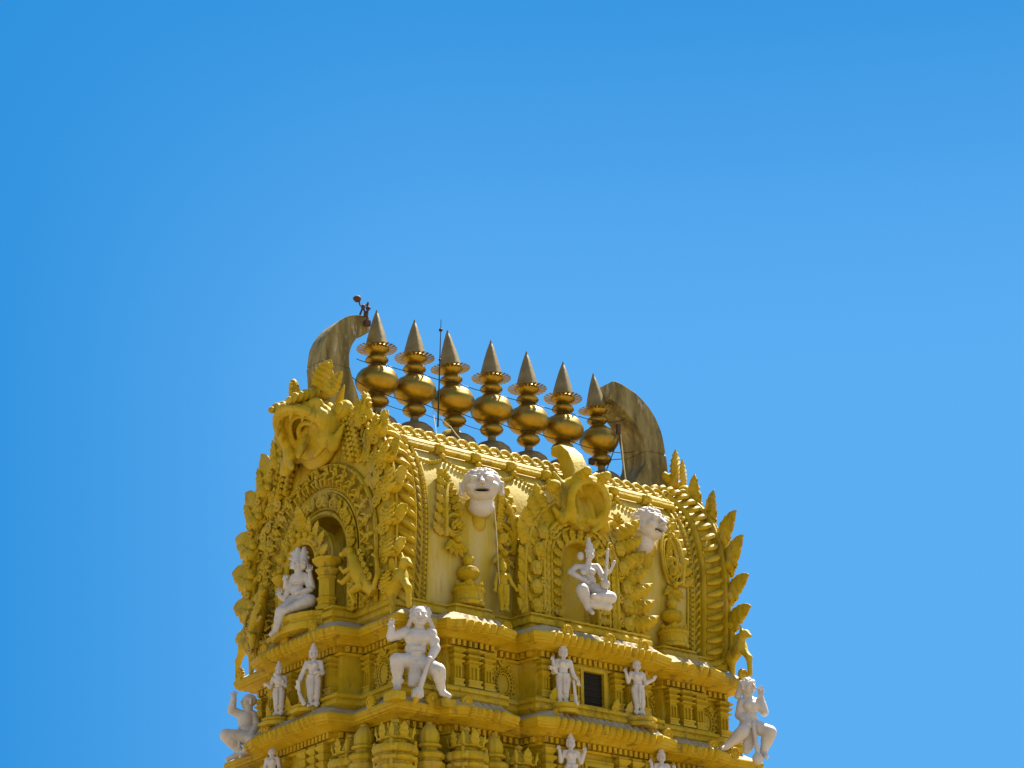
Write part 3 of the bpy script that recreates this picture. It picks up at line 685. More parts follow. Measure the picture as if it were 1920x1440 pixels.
for sg, go in ((-1, GL), (1, GR)):
    mk = gaping_mask(go, (sg*5.30, -.05, 23.25), sg*PI/2, .74); mk.scale = (.95, .56, .74)
    for a, b, w_, t in (((.70, -.35, 1.35), (1.02, .10, 2.25), .36, .2), ((-.70, -.35, 1.35), (-1.02, .10, 2.25), .36, .2), ((1.2, -.3, 1.0), (1.5, .2, 1.7), .26, .14), ((-1.2, -.3, 1.0), (-1.5, .2, 1.7), .26, .14)):
        sx = np.sign(a[0]); cr = MB(); cr.leaf(a, b, w_, t, (sx, -.35, .1), 6, bend=.12*sx, lift=.10, ser=.3); cr.leaf(a, b, w_*.95, t*.8, (-sx, .35, -.1), 6, bend=-.12*sx, lift=-.10, ser=.3)
        co = cr.build('crest_leaf', YEL, go, 60); co.scale = (.74,)*3; co.location = mk.location; co.rotation_euler = mk.rotation_euler
    for u in (-1.75, -1.42, 1.42, 1.75):      # beaded stems running up beside the mask to the ridge
        st = MB()
        for k in range(10): st.sph((sg*5.1, u-.045*k*np.sign(u), 22.3+.14*k), (.13, .13, .085), 8, 5); st.sph((sg*5.2, u-.045*k*np.sign(u)-.11, 22.34+.14*k), .06, 6, 4); st.sph((sg*5.2, u-.045*k*np.sign(u)+.11, 22.34+.14*k), .06, 6, 4)
        st.build('beaded_stem', YEL, go)

# pavilion with the seated figure, in front of each gable
def pavilion(sg):
    m = MB()
    m.lathe([(.98, 18.28), (1.02, 18.34), (1.02, 18.44), (.94, 18.47), (.94, 18.53), (1.0, 18.56), (1.02, 18.66), (.92, 18.70), (.7, 18.72)], 40, (0, 0, 0), sq=.62, rib=.045, ribn=20)
    for y in (-.88, .88):
        m.lathe([(.27, 18.7), (.27, 18.8), (.22, 18.84), (.22, 18.92), (.25, 18.95), (.25, 19.0), (.20, 19.03), (.20, 19.44), (.24, 19.46), (.24, 19.50), (.21, 19.53), (.25, 19.60), (.29, 19.64), (.29, 19.68), (.22, 19.72), (.25, 19.78), (.36, 19.86), (.37, 19.93), (.2, 19.95)], 8, (.02, y, 0), a0=PI/8)
    for r, t, x in ((.86, .07, -.1), (.62, .05, -.12), (1.02, .05, .05)): m.tube([(x, r*math.cos(a)*1.0, 19.95+r*.95*math.sin(a)) for a in np.linspace(0, PI, 24)], t, 6)
    n = 22; vs = []
    for r, x in ((.62, -.12), (.70, -.16), (.84, -.16), (1.0, -.02), (1.0, .3), (.62, .3)):
        vs += [(x, r*math.cos(a), 19.95+r*.95*math.sin(a)) for a in np.linspace(0, PI, n)]
    m.add(vs, [(i*n+j, i*n+j+1, ((i+1) % 6)*n+j+1, ((i+1) % 6)*n+j) for i in range(6) for j in range(n-1)])
    for a in np.linspace(.15, PI-.15, 9):
        b = V3(-.15, .80*math.cos(a), 19.95+.78*math.sin(a)); d = V3(-.10, math.cos(a), math.sin(a)); tg = V3(0, -math.sin(a), math.cos(a))
        m.leaf(b, b+d*.42, .13, .09, (-1, 0, 0), 4, bend=.1); m.sph(b+V3(-.06, 0, 0), .08, 7, 5)
    m.leaf((-.1, 0, 20.8), (-.3, 0, 21.45), .26, .14, (-1, 0, 0), 5)
    q = MB(); q.put(m, lambda v: np.stack([-sg*v[:, 0]*1.0+sg*5.40, v[:, 1], v[:, 2]], 1)); return q
pavilion(-1).build('niche_pavilion', YEL, GL); pavilion(1).build('niche_pavilion', YEL, GR)

# ------------------------------------------------------------------ dormer on the front (and its twin at the back)
def dormer(back=False):
    DX = .22
    G = lambda v: np.stack([DX+v[:, 0], -3.12-v[:, 2], v[:, 1]], 1) if not back else np.stack([DX-v[:, 0], 3.12+v[:, 2], v[:, 1]], 1)
    zc, z0 = 20.30, 18.72
    pr = [(1.62, z0), (1.66, 19.6), (1.62, 20.3), (1.46, 20.85), (1.14, 21.35), (.7, 21.7), (0, 21.82), (-.7, 21.7), (-1.14, 21.35), (-1.46, 20.85), (-1.62, 20.3), (-1.66, 19.6), (-1.62, z0)]
    n = 40; PP = np.array(pr); t_ = np.linspace(0, len(pr)-1, n); PP = np.stack([np.interp(t_, range(len(pr)), PP[:, k]) for k in (0, 1)], 1)
    ap = np.array([(u, v) for u, v, _ in archpts(.52, 20.25, 18.9, n)])
    z_ = lambda P, d: np.column_stack([P, np.full(len(P), d)])
    p = MB(); V = np.vstack([z_(PP, -1.2), z_(PP, 0), z_(ap, 0), z_(ap, -.30)])
    p.add(V, [(a*n+i, a*n+i+1, a*n+n+i+1, a*n+n+i) for a in range(3) for i in range(n-1)]); p.add(z_(ap, -.30), [tuple(range(n))])
    p.tube(z_(PP*[.985, 1]-[0, .01], .02), .05, 6)
    for r, tr, d in ((.55, .05, .02), (.86, .045, .03), (1.10, .06, .05)): archtube(p, r, 20.28, 18.75, d, tr)
    m = MB(); m.put(p, G); do = m.build('dormer', YEL, TOWER)
    o = MB()
    for u, v, t in archpts(.70, 20.28, 18.95, 21): s_ = MB(); s_.leaf((0, -.14, .02), (0, .17, .08), .10, .07, (0, 0, 1), 3); o.put(s_, atframe(u, v, t-PI/2, .02)); o.sph((u, v, .08), .04, 6, 4)
    for u, v, t in archpts(.98, 20.28, 18.8, 34): s_ = MB(); s_.leaf((0, -.12, .02), (.0, .13, .06), .075, .05, (0, 0, 1), 2); o.put(s_, atframe(u, v, t, .03))
    for s2 in (-1, 1):
        for k in range(5):
            v = 18.98+k*.46; u = s2*(1.36-.0*k-(.10*max(0, k-2)))
            s_ = MB(); s_.sph((0, .02, .04), (.15, .19, .13), 10, 7)
            for a in (-.9, -.45, 0, .45, .9): s_.leaf((.05*a, -.18, .13), (.17*math.sin(a), .16*math.cos(a)+.02, .12), .06, .05, (0, 0, 1), 3)
            s_.leaf((-.1, .1, .05), (-.22, .3, .04), .07, .05, (0, 0, 1), 3); s_.leaf((.1, .1, .05), (.22, .3, .04), .07, .05, (0, 0, 1), 3)
            o.put(s_, atframe(u, v, PI/2, .02))
        for k in range(9):
            v = 18.85+k*.31; u = s2*(1.60 if k < 5 else 1.60-.16*(k-4)); s_ = MB(); s_.leaf((0, -.1, 0), (.0, .36, .05), .15, .11, (0, 0, 1), 4, bend=.15*s2)
            o.put(s_, atframe(u, v, PI/2-s2*(.95-.06*k), -.04))
            if k % 2 == 0: s_ = MB(); s_.curl((0, 0, .08), .11, k, 1.2, s2, .04); o.put(s_, atframe(u-s2*.42, v+.1, PI/2, .02))
    of = MB(); of.put(o, G); of.build('leaf_border', YEL, do)
    def put_leaf(lv, fr): a = MB(); a.put(lv, fr); c = MB(); c.put(a, G); c.build('leaf_flame', YEL, do, 60)
    for k in range(7):
        v = 18.95+k*.36; s_ = MB(); s_.leaf((0, -.1, 0), (.05, .76, .12), .24, .16, (0, 0, 1), 6, bend=-.25, lift=.15); s_.leaf((.05, -.1, -.1), (.30, .5, -.10), .17, .12, (0, 0, 1), 4, bend=-.2)
        put_leaf(s_, atframe(1.52-.06*k, v, PI/2-.75+.05*k, -.02-.05*(k % 2)))
    for k in range(4):
        s_ = MB(); s_.leaf((0, -.1, 0), (.0, .62, .10), .22, .12, (0, 0, 1), 5, bend=.2, lift=.1); put_leaf(s_, atframe(-1.48+.16*k, 20.5+k*.33, PI/2+.35, -.06))
    mk = lion_mask(do, (DX+.05, -3.18 if not back else 3.18, 21.68), 0 if not back else PI, .50, 1.0)
    fin = MB(); s3 = 1 if not back else -1
    path = [(-2.5, 21.9), (-2.45, 22.5), (-2.36, 22.95), (-2.2, 23.3), (-1.98, 23.54), (-1.74, 23.60), (-1.62, 23.57)]; hw = [.25, .25, .25, .245, .235, .21, .17]; th = [.24, .23, .22, .2, .17, .12, .08]
    ox = .55
    if back: ox = -.25; path = [(-2.3, 22.4), (-2.2, 23.4), (-2.0, 24.15), (-1.75, 24.72), (-1.55, 24.95), (-1.45, 25.02)]; hw = [.42, .48, .52, .44, .30, .12]; th = [.2, .18, .15, .12, .10, .06]
    vs = []
    P_ = np.array(path); T_ = np.gradient(P_, axis=0); T_ /= np.linalg.norm(T_, axis=1)[:, None]
    for (y, z), w_, h_, (ty, tz) in zip(path, hw, th, T_):
        ny, nz = tz, -ty
        for a, b in ((-1, -1), (1, -1), (1, 1), (-1, 1)): vs.append((DX+ox+a*w_, s3*(y-ny*h_*b), z-nz*h_*b))
    k_ = len(path); fin.add(vs, [(i*4+j, i*4+(j+1) % 4, i*4+4+(j+1) % 4, i*4+4+j) for i in range(k_-1) for j in range(4)]+[(0, 3, 2, 1), tuple((k_-1)*4+j for j in range(4))])
    fo = fin.build('curled_fin', YEL, do); bv = fo.modifiers.new('bevel', 'BEVEL'); bv.width = .04; bv.segments = 2; bv.limit_method = 'ANGLE'
    return do
dormer(); dormer(True)

# ------------------------------------------------------------------ carving on the vault front
def scrollwork(x, s2, q0, big=1.0):
    m = MB()
    m.curl((0, .05, .06), .30, 1.2, 1.4, s2, .055); m.curl((s2*.05, .10, .05), .40, 2.0, .6, s2, .05); m.leaf((s2*.0, .2, .1), (s2*.22, -.02, .14), .12, .08, (0, 0, 1), 4)
    for k in range(7):
        t = k/6; m.leaf((-s2*(.28-.04*k), -.15+.22*k, .03), (-s2*(.52-.05*k), .12+.23*k, .08), .13, .08, (0, 0, 1), 3, bend=s2*.2)
        m.leaf((s2*(.05-.02*k), .3+.15*k, .03), (s2*(.20-.06*k), .52+.16*k, .10), .10, .07, (0, 0, 1), 3, bend=-s2*.2)
    m.tube([(-s2*.22, -.2, .05), (-s2*.26, .3, .08), (-s2*.2, .8, .09), (-s2*.0, 1.25, .07)], [.06, .07, .06, .03], 6)
    for k in range(5): a = -.5*PI+(k-2)*.42; m.leaf((s2*.05, -.22, .04), (s2*.05+.42*math.cos(a), -.22+.42*math.sin(a), .09), .09, .07, (0, 0, 1), 3)
    m.sph((s2*.05, -.22, .09), .09, 8, 6)
    q = MB(); q.put(m, lambda v: Vm(np.stack([x+v[:, 0]*big, q0+v[:, 1]*big, v[:, 2]*1.5], 1))); return q
for (x, s2, z, b) in ((-3.2, 1, 20.55, 1.05), (-1.75, -1, 20.45, 1.05), (1.95, 1, 20.5, 1.0), (3.42, -1, 20.6, 1.05)):
    scrollwork(x, s2, ZS(z), b).build('foliage_scroll', YEL, ROOF)
# oval plate with a leaf, right of the right head
pm = MB(); n = 26
for r, t in ((1.0, .035), (1.25, .03)): pm.tube([(.20*r*math.cos(2*PI*i/n), .52*r*math.sin(2*PI*i/n)-.03*r, .08) for i in range(n)], t, 6, True)
pm.leaf((0, -.42, .05), (0, .42, .08), .14, .08, (0, 0, 1), 6)
pp = MB(); pp.put(pm, lambda v: Vm(np.stack([3.30+v[:, 0], ZS(21.05)+v[:, 1], v[:, 2]*1.4], 1))); pp.build('oval_plate', YEL, ROOF)
def urn():
    m = MB()
    m.lathe([(.36, 0), (.38, .08), (.34, .11), (.34, .30), (.38, .33), (.38, .40), (.30, .43), (.31, .50), (.22, .53), (.12, .56), (.10, .62), (.22, .70), (.27, .80), (.24, .90), (.12, .97), (.09, 1.0), (.10, 1.04), (.14, 1.12), (.12, 1.2), (.05, 1.26), (.03, 1.36), (.001, 1.4)], 24, rib=.05, ribn=10)
    for k in range(6): a = 2*PI*k/6; m.leaf((.30*math.cos(a), .30*math.sin(a), .42), (.36*math.cos(a), .36*math.sin(a), .58), .1, .05, (math.cos(a), math.sin(a), 0), 2)
    return m
u0 = urn().build('urn', YEL, ROOF); u0.location = (-2.83, -2.86, 18.74)
u1 = u0.copy(); COL.objects.link(u1); u1.parent = ROOF; u1.location = (3.27, -2.86, 18.74)

# ------------------------------------------------------------------ horns at both ends of the ridge
def horn(sg, path, label):
    P_ = np.array([(p[0], p[1]) for p in path]); T_ = np.gradient(P_, axis=0); T_ /= np.linalg.norm(T_, axis=1)[:, None]
    m = MB(); vs = []; k = len(path)
    for (x, z, w_, d), (tx, tz) in zip(path, T_):
        nx, nz = tz, -tx
        for a, b in ((-1, -1), (1, -1), (1, 1), (-1, 1)): vs.append((sg*(x+nx*w_*a), b*d, z+nz*w_*a))
    m.add(vs, [(i*4+j, i*4+(j+1) % 4, i*4+4+(j+1) % 4, i*4+4+j) for i in range(k-1) for j in range(4)]+[(0, 3, 2, 1), tuple((k-1)*4+j for j in range(4))])
    o = m.build('roof_horn', CON, TOWER, 40); o['label'] = label
    bv = o.modifiers.new('bevel', 'BEVEL'); bv.width = .012; bv.segments = 1; bv.limit_method = 'ANGLE'; bv.angle_limit = .8
    return o
def hpath(pts, n=26):
    Q = np.array(pts, float); C_ = _cat(Q, 6); return [tuple(c) for c in C_]
# centre line x, z, half width, half depth (outer = larger |x|)
HB = [(4.70, 23.3, .58, .48), (4.80, 24.0, .58, .50), (4.93, 24.65, .47, .50), (5.00, 25.00, .44, .48)]
HT = [(5.0, 25.08, .43, .47), (4.97, 25.45, .40, .46), (4.78, 25.86, .345, .44), (4.46, 26.19, .29, .41), (4.12, 26.34, .225, .38), (3.98, 26.35, .20, .36)]
gr = [(5.0, 25.02, .44, .48), (5.0, 25.022, .41, .45), (5.0, 25.05, .41, .45), (5.0, 25.055, .435, .475)]
for sg, lb in ((-1, 'grey mossy curved horn rising behind the lion mask'), (1, 'grey mossy curved horn beyond the last finial')):
    if sg < 0: horn(sg, [(x-.12, z+.07, w_*.95, d*.66) for x, z, w_, d in hpath(HB)+gr+hpath(HT)], lb)
    else:
        HB2 = [(4.72, 23.2, .76, .52), (4.83, 23.94, .54, .52), (4.96, 24.4, .40, .50), (4.98, 24.85, .35, .48)]; HT2 = [(4.97, 24.95, .35, .47), (4.86, 25.42, .36, .46), (4.64, 25.80, .37, .44), (4.30, 26.10, .36, .42), (3.92, 26.32, .31, .38), (3.64, 26.40, .27, .36)]
        horn(sg, hpath(HB2)+[(4.98, 24.87, .35, .48), (4.98, 24.875, .32, .45), (4.975, 24.91, .32, .45), (4.975, 24.915, .345, .475)]+hpath(HT2), lb)

# ------------------------------------------------------------------ gilded finials
def finial_proto(label):
    t = empty('finial', (0, 0, 23.7), label, 'finial', 'gilded pot finials along the roof ridge')
    def part(nm, prof, mt=GLD): m = MB(); m.lathe([(r, z-23.7) for r, z in prof], 40); return m.build(nm, mt, t, 50)
    part('base_dome', [(.52, 23.6), (.54, 23.78), (.53, 23.95), (.46, 24.10), (.34, 24.20), (.20, 24.26), (.11, 24.29), (.10, 24.42), (.12, 24.45)], SPR)
    part('lower_bulb', [(.10, 24.42), (.18, 24.46), (.27, 24.53), (.30, 24.60), (.27, 24.67), (.20, 24.72), (.18, 24.76), (.22, 24.78), (.20, 24.80)])
    part('main_bulb', [(.20, 24.78), (.30, 24.80), (.42, 24.88), (.51, 25.0), (.545, 25.13), (.535, 25.16), (.53, 25.19), (.51, 25.22), (.49, 25.29), (.42, 25.38), (.30, 25.45), (.24, 25.47), (.26, 25.49), (.22, 25.52), (.16, 25.53)])
    part('upper_disc', [(.16, 25.50), (.15, 25.56), (.22, 25.60), (.28, 25.66), (.29, 25.69), (.26, 25.75), (.17, 25.79), (.15, 25.84), (.18, 25.87)])
    m = MB(); m.lathe([(.17, 2.12), (.24, 2.17), (.30, 2.24), (.32, 2.31), (.30, 2.33), (.25, 2.33)], 32)
    for k in range(24):
        a = 2*PI*k/24; d = V3(math.cos(a), math.sin(a), 0); sdv = V3(-math.sin(a), math.cos(a), 0)
        pts = [d*.28+V3(0, 0, 2.27), d*.40+V3(0, 0, 2.275), d*.50+V3(0, 0, 2.30)]; vs = []
        for p, w_ in zip(pts, (.020, .030, .040)): vs += [p+sdv*w_, p-sdv*w_, p-sdv*w_-V3(0, 0, .014), p+sdv*w_-V3(0, 0, .014)]
        m.add(vs, [(i*4+j, i*4+(j+1) % 4, i*4+4+(j+1) % 4, i*4+4+j) for i in range(2) for j in range(4)]+[(0, 3, 2, 1), (8, 9, 10, 11)])
    m.build('petal_ring', GLD, t, 40)
    part('spire', [(.24, 26.0), (.285, 26.05), (.275, 26.09), (.24, 26.26), (.18, 26.50), (.105, 26.76), (.05, 26.92), (.026, 26.97), (.028, 26.99), (.001, 27.06)], SPR)
    return t
FL = ['gilded pot finial beside the left horn, first of the row', 'gilded pot finial second from the left horn, with a widely spread petal ring', 'gilded pot finial just behind the thin lightning rod, leaning slightly left', 'middle gilded pot finial of the seven, standing tallest above the ridge',
      'gilded pot finial right of the middle one, third from the right horn', 'gilded pot finial half hidden at its foot by the curled yellow fin', 'gilded pot finial beside the right horn, last and smallest looking of the row']
f0 = finial_proto(FL[0])
LEAN = [(0, -.012), (.0, .0), (0, -.085), (.01, -.005), (.0, -.008), (.0, .03), (0, -.075)]
for i in range(7):
    if i == 0: t = f0
    else:
        t = f0.copy(); COL.objects.link(t); t['label'] = FL[i]
        for ch in list(f0.children): c = ch.copy(); COL.objects.link(c); c.parent = t
    t.location = ((i-3)*1.167+(.05, -.02, .10, 0, 0, -.10, .07)[i], 0, 23.66+(.0, .02, .0, .02, .0, .0, -.02)[i])
    t.rotation_mode = 'ZYX'; t.rotation_euler = (LEAN[i][0], LEAN[i][1], i*.4)
    if i == 6: t.scale = (.95, .95, .98)
# ------------------------------------------------------------------ statues
def J(dx, dy, dep=0.): return V3(dx, dep, (dy+.374*dep)/.927)
def face(c, r, d=(0, -1, 0), hair=False):
    """eyes, brows, nose, lips, chin and ears on a head of radius r looking along d"""
    c = V3(*c); d = unit(d); up = V3(0, 0, 1); s_ = unit(np.cross(d, up)); up = unit(np.cross(s_, d)); q = lambda a, b, e: c+s_*a*r+d*b*r+up*e*r
    P = [E(c, (r*.86, r*.9, r*1.08)), E(q(0, .3, -.55), r*.55)]
    P += [C(q(0, .92, .15), q(0, 1.12, -.22), r*.09, r*.15, .04*r), C(q(-.26, .86, -.52), q(.26, .86, -.52), r*.08, r*.08, .03*r), E(q(0, .82, -.82), r*.22)]
    for x in (-1, 1): P += [E(q(.36*x, .76, .08), r*.17, .03*r), C(q(.16*x, .90, .30), q(.58*x, .70, .30), r*.08, r*.06, .04*r), C(q(.90*x, 0, .2), q(.88*x, 0, -.42), r*.16, r*.14), E(q(.55*x, .6, -.3), r*.25)]
    return P
def hand(w_, d, side, L, curl_=.3):
    """palm, four unequal bent fingers and a thumb leaving the side of the palm"""
    w_ = V3(*w_); d = unit(d); s_ = unit(np.array(side, float)-d*np.dot(side, d)); n_ = np.cross(d, s_); P = [C(w_, w_+d*L*.42, L*.17, L*.20)]
    for i, (o, l) in enumerate(((-.20, .78), (-.07, .92), (.07, .88), (.19, .70))):
        b = w_+d*L*.45+s_*L*o*1.2; m_ = b+(d+s_*o*.6)*L*l*.32; e_ = m_+unit(d+n_*curl_*1.6+s_*o*.4)*L*l*.34
        P += [C(b, m_, L*.075, L*.068, .02*L), C(m_, e_, L*.068, L*.05, .02*L)]
    t0 = w_+d*L*.18-s_*L*.16; t1 = t0+unit(d*.6-s_*.9)*L*.32; P += [C(t0, t1, L*.085, L*.07), C(t1, t1+unit(d+n_*.3)*L*.24, L*.07, L*.05)]
    return P
def limb(a, b, c, r): return [C(a, b, r[0], r[1]), C(b, c, r[1], r[2]), C(V3(*b)*.8+V3(*c)*.2, V3(*b)*.55+V3(*c)*.45, r[1]*.98, r[1]*.9)]
GRP = 'white stucco figures standing on the ledges'
def statue(prims, loc, yaw, sc, label, vox=.9, k=2.2, name='statue', material=None, group=None):
    o = sculpt_obj(name, prims, vox, k, material or WHT, loc, yaw, sc); tag(o, label, 'statue', group); return o
def part_of(st, name, prims, sc, vox=.9, k=1.2, material=None):
    return sculpt_obj(name, prims, vox, k, material or WHT, (0, 0, 0), 0, sc, st)
CY = -PI*.205      # turned to the near corner of the tower

# --- guardian crouching on the near corner, mace in his left hand
def guardian(dx=0):
    Z = lambda zx, zy, dep=0: J((zx-480)/7.2, (1330-zy)/7.2, dep)
    hd = Z(488, 300, -6); P = face(hd, 18.5, (0.05, -1, -.02))
    for i in range(46):
        a = RNG.uniform(-.2, PI+.2); b = RNG.uniform(-.3, 1.0); d = V3(math.cos(a)*math.cos(b)*1.02, .25-.75*math.sin(a)*.0-.55*math.cos(b)*abs(math.sin(a))*.55+.4, math.sin(b)*.9+.45)
        P.append(E(hd+d*18.5*1.02, 3.3, .7))
    P += [E(hd+V3(0, 6, 4), (20, 14, 18))]
    for sx in (-1, 1):
        for k in range(6): P.append(E(hd+V3(sx*(17+1.7*k), 4+.6*k, -5-4.3*k), (5.2, 5, 4.2), 1.))
    P += [C(Z(480, 430, -2), Z(475, 500, 0), 9, 11), E(Z(455, 575, -4), (25, 13, 20)), E(Z(385, 560, -11), (12, 8, 10)), E(Z(540, 565, -11), (12, 8, 10)), E(Z(430, 720, -3), (20.5, 12, 16)), C(Z(400, 690, -13), Z(500, 690, -13), 3, 3), C(Z(395, 760, -13), Z(495, 760, -13), 4, 4), E(Z(425, 850, 0), (21, 14, 13)), C(Z(470, 470, -10), Z(492, 650, -16), 2.0, 1.6, .6)]
    for i in range(9): a = PI*(.06+.88*i/8); P.append(E(Z(462-95*math.cos(a), 480+70*math.sin(a), -12-3*math.sin(a)), 2.6, .8))
    sR, eR, hR = Z(290, 510, -2), Z(95, 560, -9), Z(105, 430, -16)
    P += limb(sR, eR, hR, (10.5, 8.2, 6.2)); P += [E(sR, 11), C(eR*.5+sR*.5+V3(0, 0, 0), eR*.5+sR*.5+V3(.8, 0, 0), 10.2, 10.2, .5)]; P += hand(hR, (0.05, -.1, 1), (1, -.3, 0), 17, .15)
    sL, eL, hL = Z(635, 530, -2), Z(700, 720, -6), Z(610, 880, -20)
    P += limb(sL, eL, hL, (10.5, 8.4, 6.2)); P += [E(sL, 11.5), C(Z(655, 620, -3), Z(690, 620, -3), 9, 9, .5)]; P += hand(hL, (-.5, -.35, -.7), (.7, -.3, -.4), 16, -.5)
    hpR, kR, aR = Z(360, 880, 0), Z(185, 850, -24), Z(190, 1140, -18)
    P += limb(hpR, kR, aR, (15, 13.2, 8)); P += [E(kR, 13), C(aR, Z(185, 1190, -18), 8, 7), C(Z(190, 1195, -17), Z(160, 1235, -30), 6.5, 5), C(Z(150, 1120, -18), Z(235, 1120, -18), 5.5, 5.5, .4)]
    hpL, kL, aL = Z(500, 900, 0), Z(735, 990, -20), Z(770, 1225, -8)
    P += limb(hpL, kL, aL, (15, 13.2, 8)); P += [E(kL, 12.5), C(aL, Z(790, 1270, -8), 7.5, 6.5), C(Z(790, 1285, -8), Z(880, 1325, -14), 6.5, 4.6)]
    for i in range(4): P.append(C(Z(375+33*i, 900, -12+2*abs(i-1.5)), Z(362+40*i, 1185-40*abs(i-.6), -13), 5, 5.6, .6))
    P += [C(Z(345, 880, -10), Z(520, 900, -10), 5, 5)]
    mace = [C(Z(620, 850, -27), Z(500, 1190, -27), 4.2, 5), E(Z(460, 1275, -26), (12, 11, 11)), E(Z(480, 1215, -26), (8, 8, 4)), E(Z(625, 835, -27), 5.5)]
    for i in range(8): a = 2*PI*i/8; mace.append(C(Z(460, 1275, -26)+V3(10*math.cos(a), 10*math.sin(a), 6), Z(460, 1275, -26)+V3(10.5*math.cos(a), 10.5*math.sin(a), -6), 1.6, 1.6, .4))
    return P, mace, [C(Z(440, 1345, -26), Z(412, 1420, -26), 6, 2)]
P, mace, tip_ = guardian(); s1 = 1/85.8
g1 = statue(P, Vector((-4.787, -3.720, 16.176)), CY, s1, 'white crouching guardian with curly hair and mace between his knees, on the near corner', .85, 2.4)
part_of(g1, 'mace', mace, s1); part_of(g1, 'mace_tip', tip_, s1, material=YEL2)
for p_, w_ in ((Vector((-4.114, -3.800, 16.207)), 0.2), (Vector((-5.413, -3.800, 16.202)), 0.16)):
    bl = MB(); bl.box((p_.x, p_.y+.12, p_.z-.12), (w_, .22, .10)); ob = bl.build('foot_block', YEL, ST1); bv = ob.modifiers.new('bevel', 'BEVEL'); bv.width = .03; bv.segments = 2

# --- guardian on the far right corner, left hand raised to his head
Z = lambda zx, zy, dep=0: J((zx-520)/7.575, (1330-zy)/7.575, dep)
hd = Z(520, 345, -4); P = face(hd, 15.5, (.62, -.78, 0))
for i in range(34): a = RNG.uniform(0, 2*PI); b = RNG.uniform(.35, 1.4); P.append(E(hd+V3(math.cos(a)*math.cos(b), math.sin(a)*math.cos(b)+.15, math.sin(b)*1.05)*15.0, 2.8, .8))
for k in range(5): P.append(E(hd+V3(-12-1.8*k, 5, 1-4.6*k), (6.5, 6, 5), 1.4))
P += [E(hd+V3(-4, 5, 3), (14, 12, 13)), C(Z(505, 450, 0), Z(520, 520, 1), 8, 10), E(Z(535, 600, 0), (18, 13, 17)), E(Z(500, 600, -8), 9), E(Z(590, 600, -7), 9), E(Z(530, 760, 0), (15, 11, 14)), E(Z(520, 850, 2), (18, 13, 12))]
sR, eR, hR = Z(430, 570, 0), Z(380, 730, 0), Z(500, 830, -16); P += limb(sR, eR, hR, (9.5, 7.5, 5.5)); P += hand(hR, (.75, -.3, -.55), (-.5, -.4, -.6), 15, -.4)
sL, eL, hL = Z(640, 570, 0), Z(735, 695, -4), Z(690, 460, -6); P += limb(sL, eL, hL, (9.5, 7.2, 5.2)); P += hand(hL, (-.05, -.1, 1), (-1, -.2, 0), 17, .3)
P += limb(Z(480, 880, 0), Z(400, 935, -22), Z(175, 1125, -12), (14, 12, 7)); P += [C(Z(165, 1135, -12), Z(110, 1150, -20), 6, 4.5)]
P += limb(Z(570, 880, 0), Z(785, 950, -14), Z(690, 1215, -6), (14, 12.5, 7)); P += [C(Z(690, 1225, -6), Z(720, 1265, -16), 6, 4.5)]
for i in range(3): P.append(C(Z(470+40*i, 880, -8), Z(455+26*i, 1190-25*i, -8), 5, 7, .8))
P += [C(Z(500, 690, -9), Z(620, 860, -12), 2.2, 2.2, .6)]
s2_ = 1/77.5
g2 = statue(P, Vector((4.627, -3.950, 15.964)), CY, s2_, 'white crouching guardian with one hand lifted beside his head, on the far right corner ledge', .85, 2.4)
part_of(g2, 'mace', [C(Z(560, 830, -20), Z(600, 1220, -20), 3.6, 4.4), E(Z(595, 1290, -20), (10, 10, 11)), E(Z(598, 1235, -20), (7, 7, 3.5))], s2_)

# --- guardian on the far left corner, seen from the side
Z = lambda zx, zy, dep=0: J((zx-270)/4.364, (1310-zy)/4.364, dep)
hd = Z(272, 925, 4); P = face(hd, 13, (-.75, -.5, 0)); P += [E(hd+V3(3, 3, 3), (13, 12, 12))]
P += [C(hd, Z(275, 1010, 4), 8, 9), E(Z(255, 1060, 2), (15, 12, 17)), E(Z(265, 1140, 2), (15, 12, 14)), E(Z(290, 1190, 4), (17, 13, 12)), C(Z(200, 1120, -6), Z(330, 1135, -6), 2, 2, .5)]
P += limb(Z(215, 1020, 0), Z(145, 985, -6), Z(160, 890, -8), (9, 7.4, 5.6)); P += hand(Z(160, 890, -8), (.2, 0, 1), (1, 0, 0), 15, .4)
P += limb(Z(310, 1030, 6), Z(345, 1110, 4), Z(310, 1170, -10), (9, 7, 5)); P += hand(Z(310, 1170, -10), (-.5, -.4, -.7), (1, 0, 0), 13, -.4)
P += limb(Z(280, 1200, 0), Z(110, 1175, -8), Z(225, 1310, 0), (14, 12, 7)); P += [C(Z(225, 1315, 0), Z(120, 1362, -6), 6, 4)]
P += limb(Z(310, 1200, 4), Z(330, 1215, -22), Z(260, 1310, -8), (13, 11, 7)); P += [C(Z(260, 1315, -8), Z(235, 1330, -18), 6, 4)]
P += [C(Z(205, 1120, -8), Z(215, 1260, -10), 2.2, 2.2, .5)]
s3_ = 1/79.
g3 = statue(P, Vector((-5.420, 2.461, 16.108)), CY, s3_, 'white guardian squatting in side view, knee pushed out, on the far left corner', .85, 2.2)

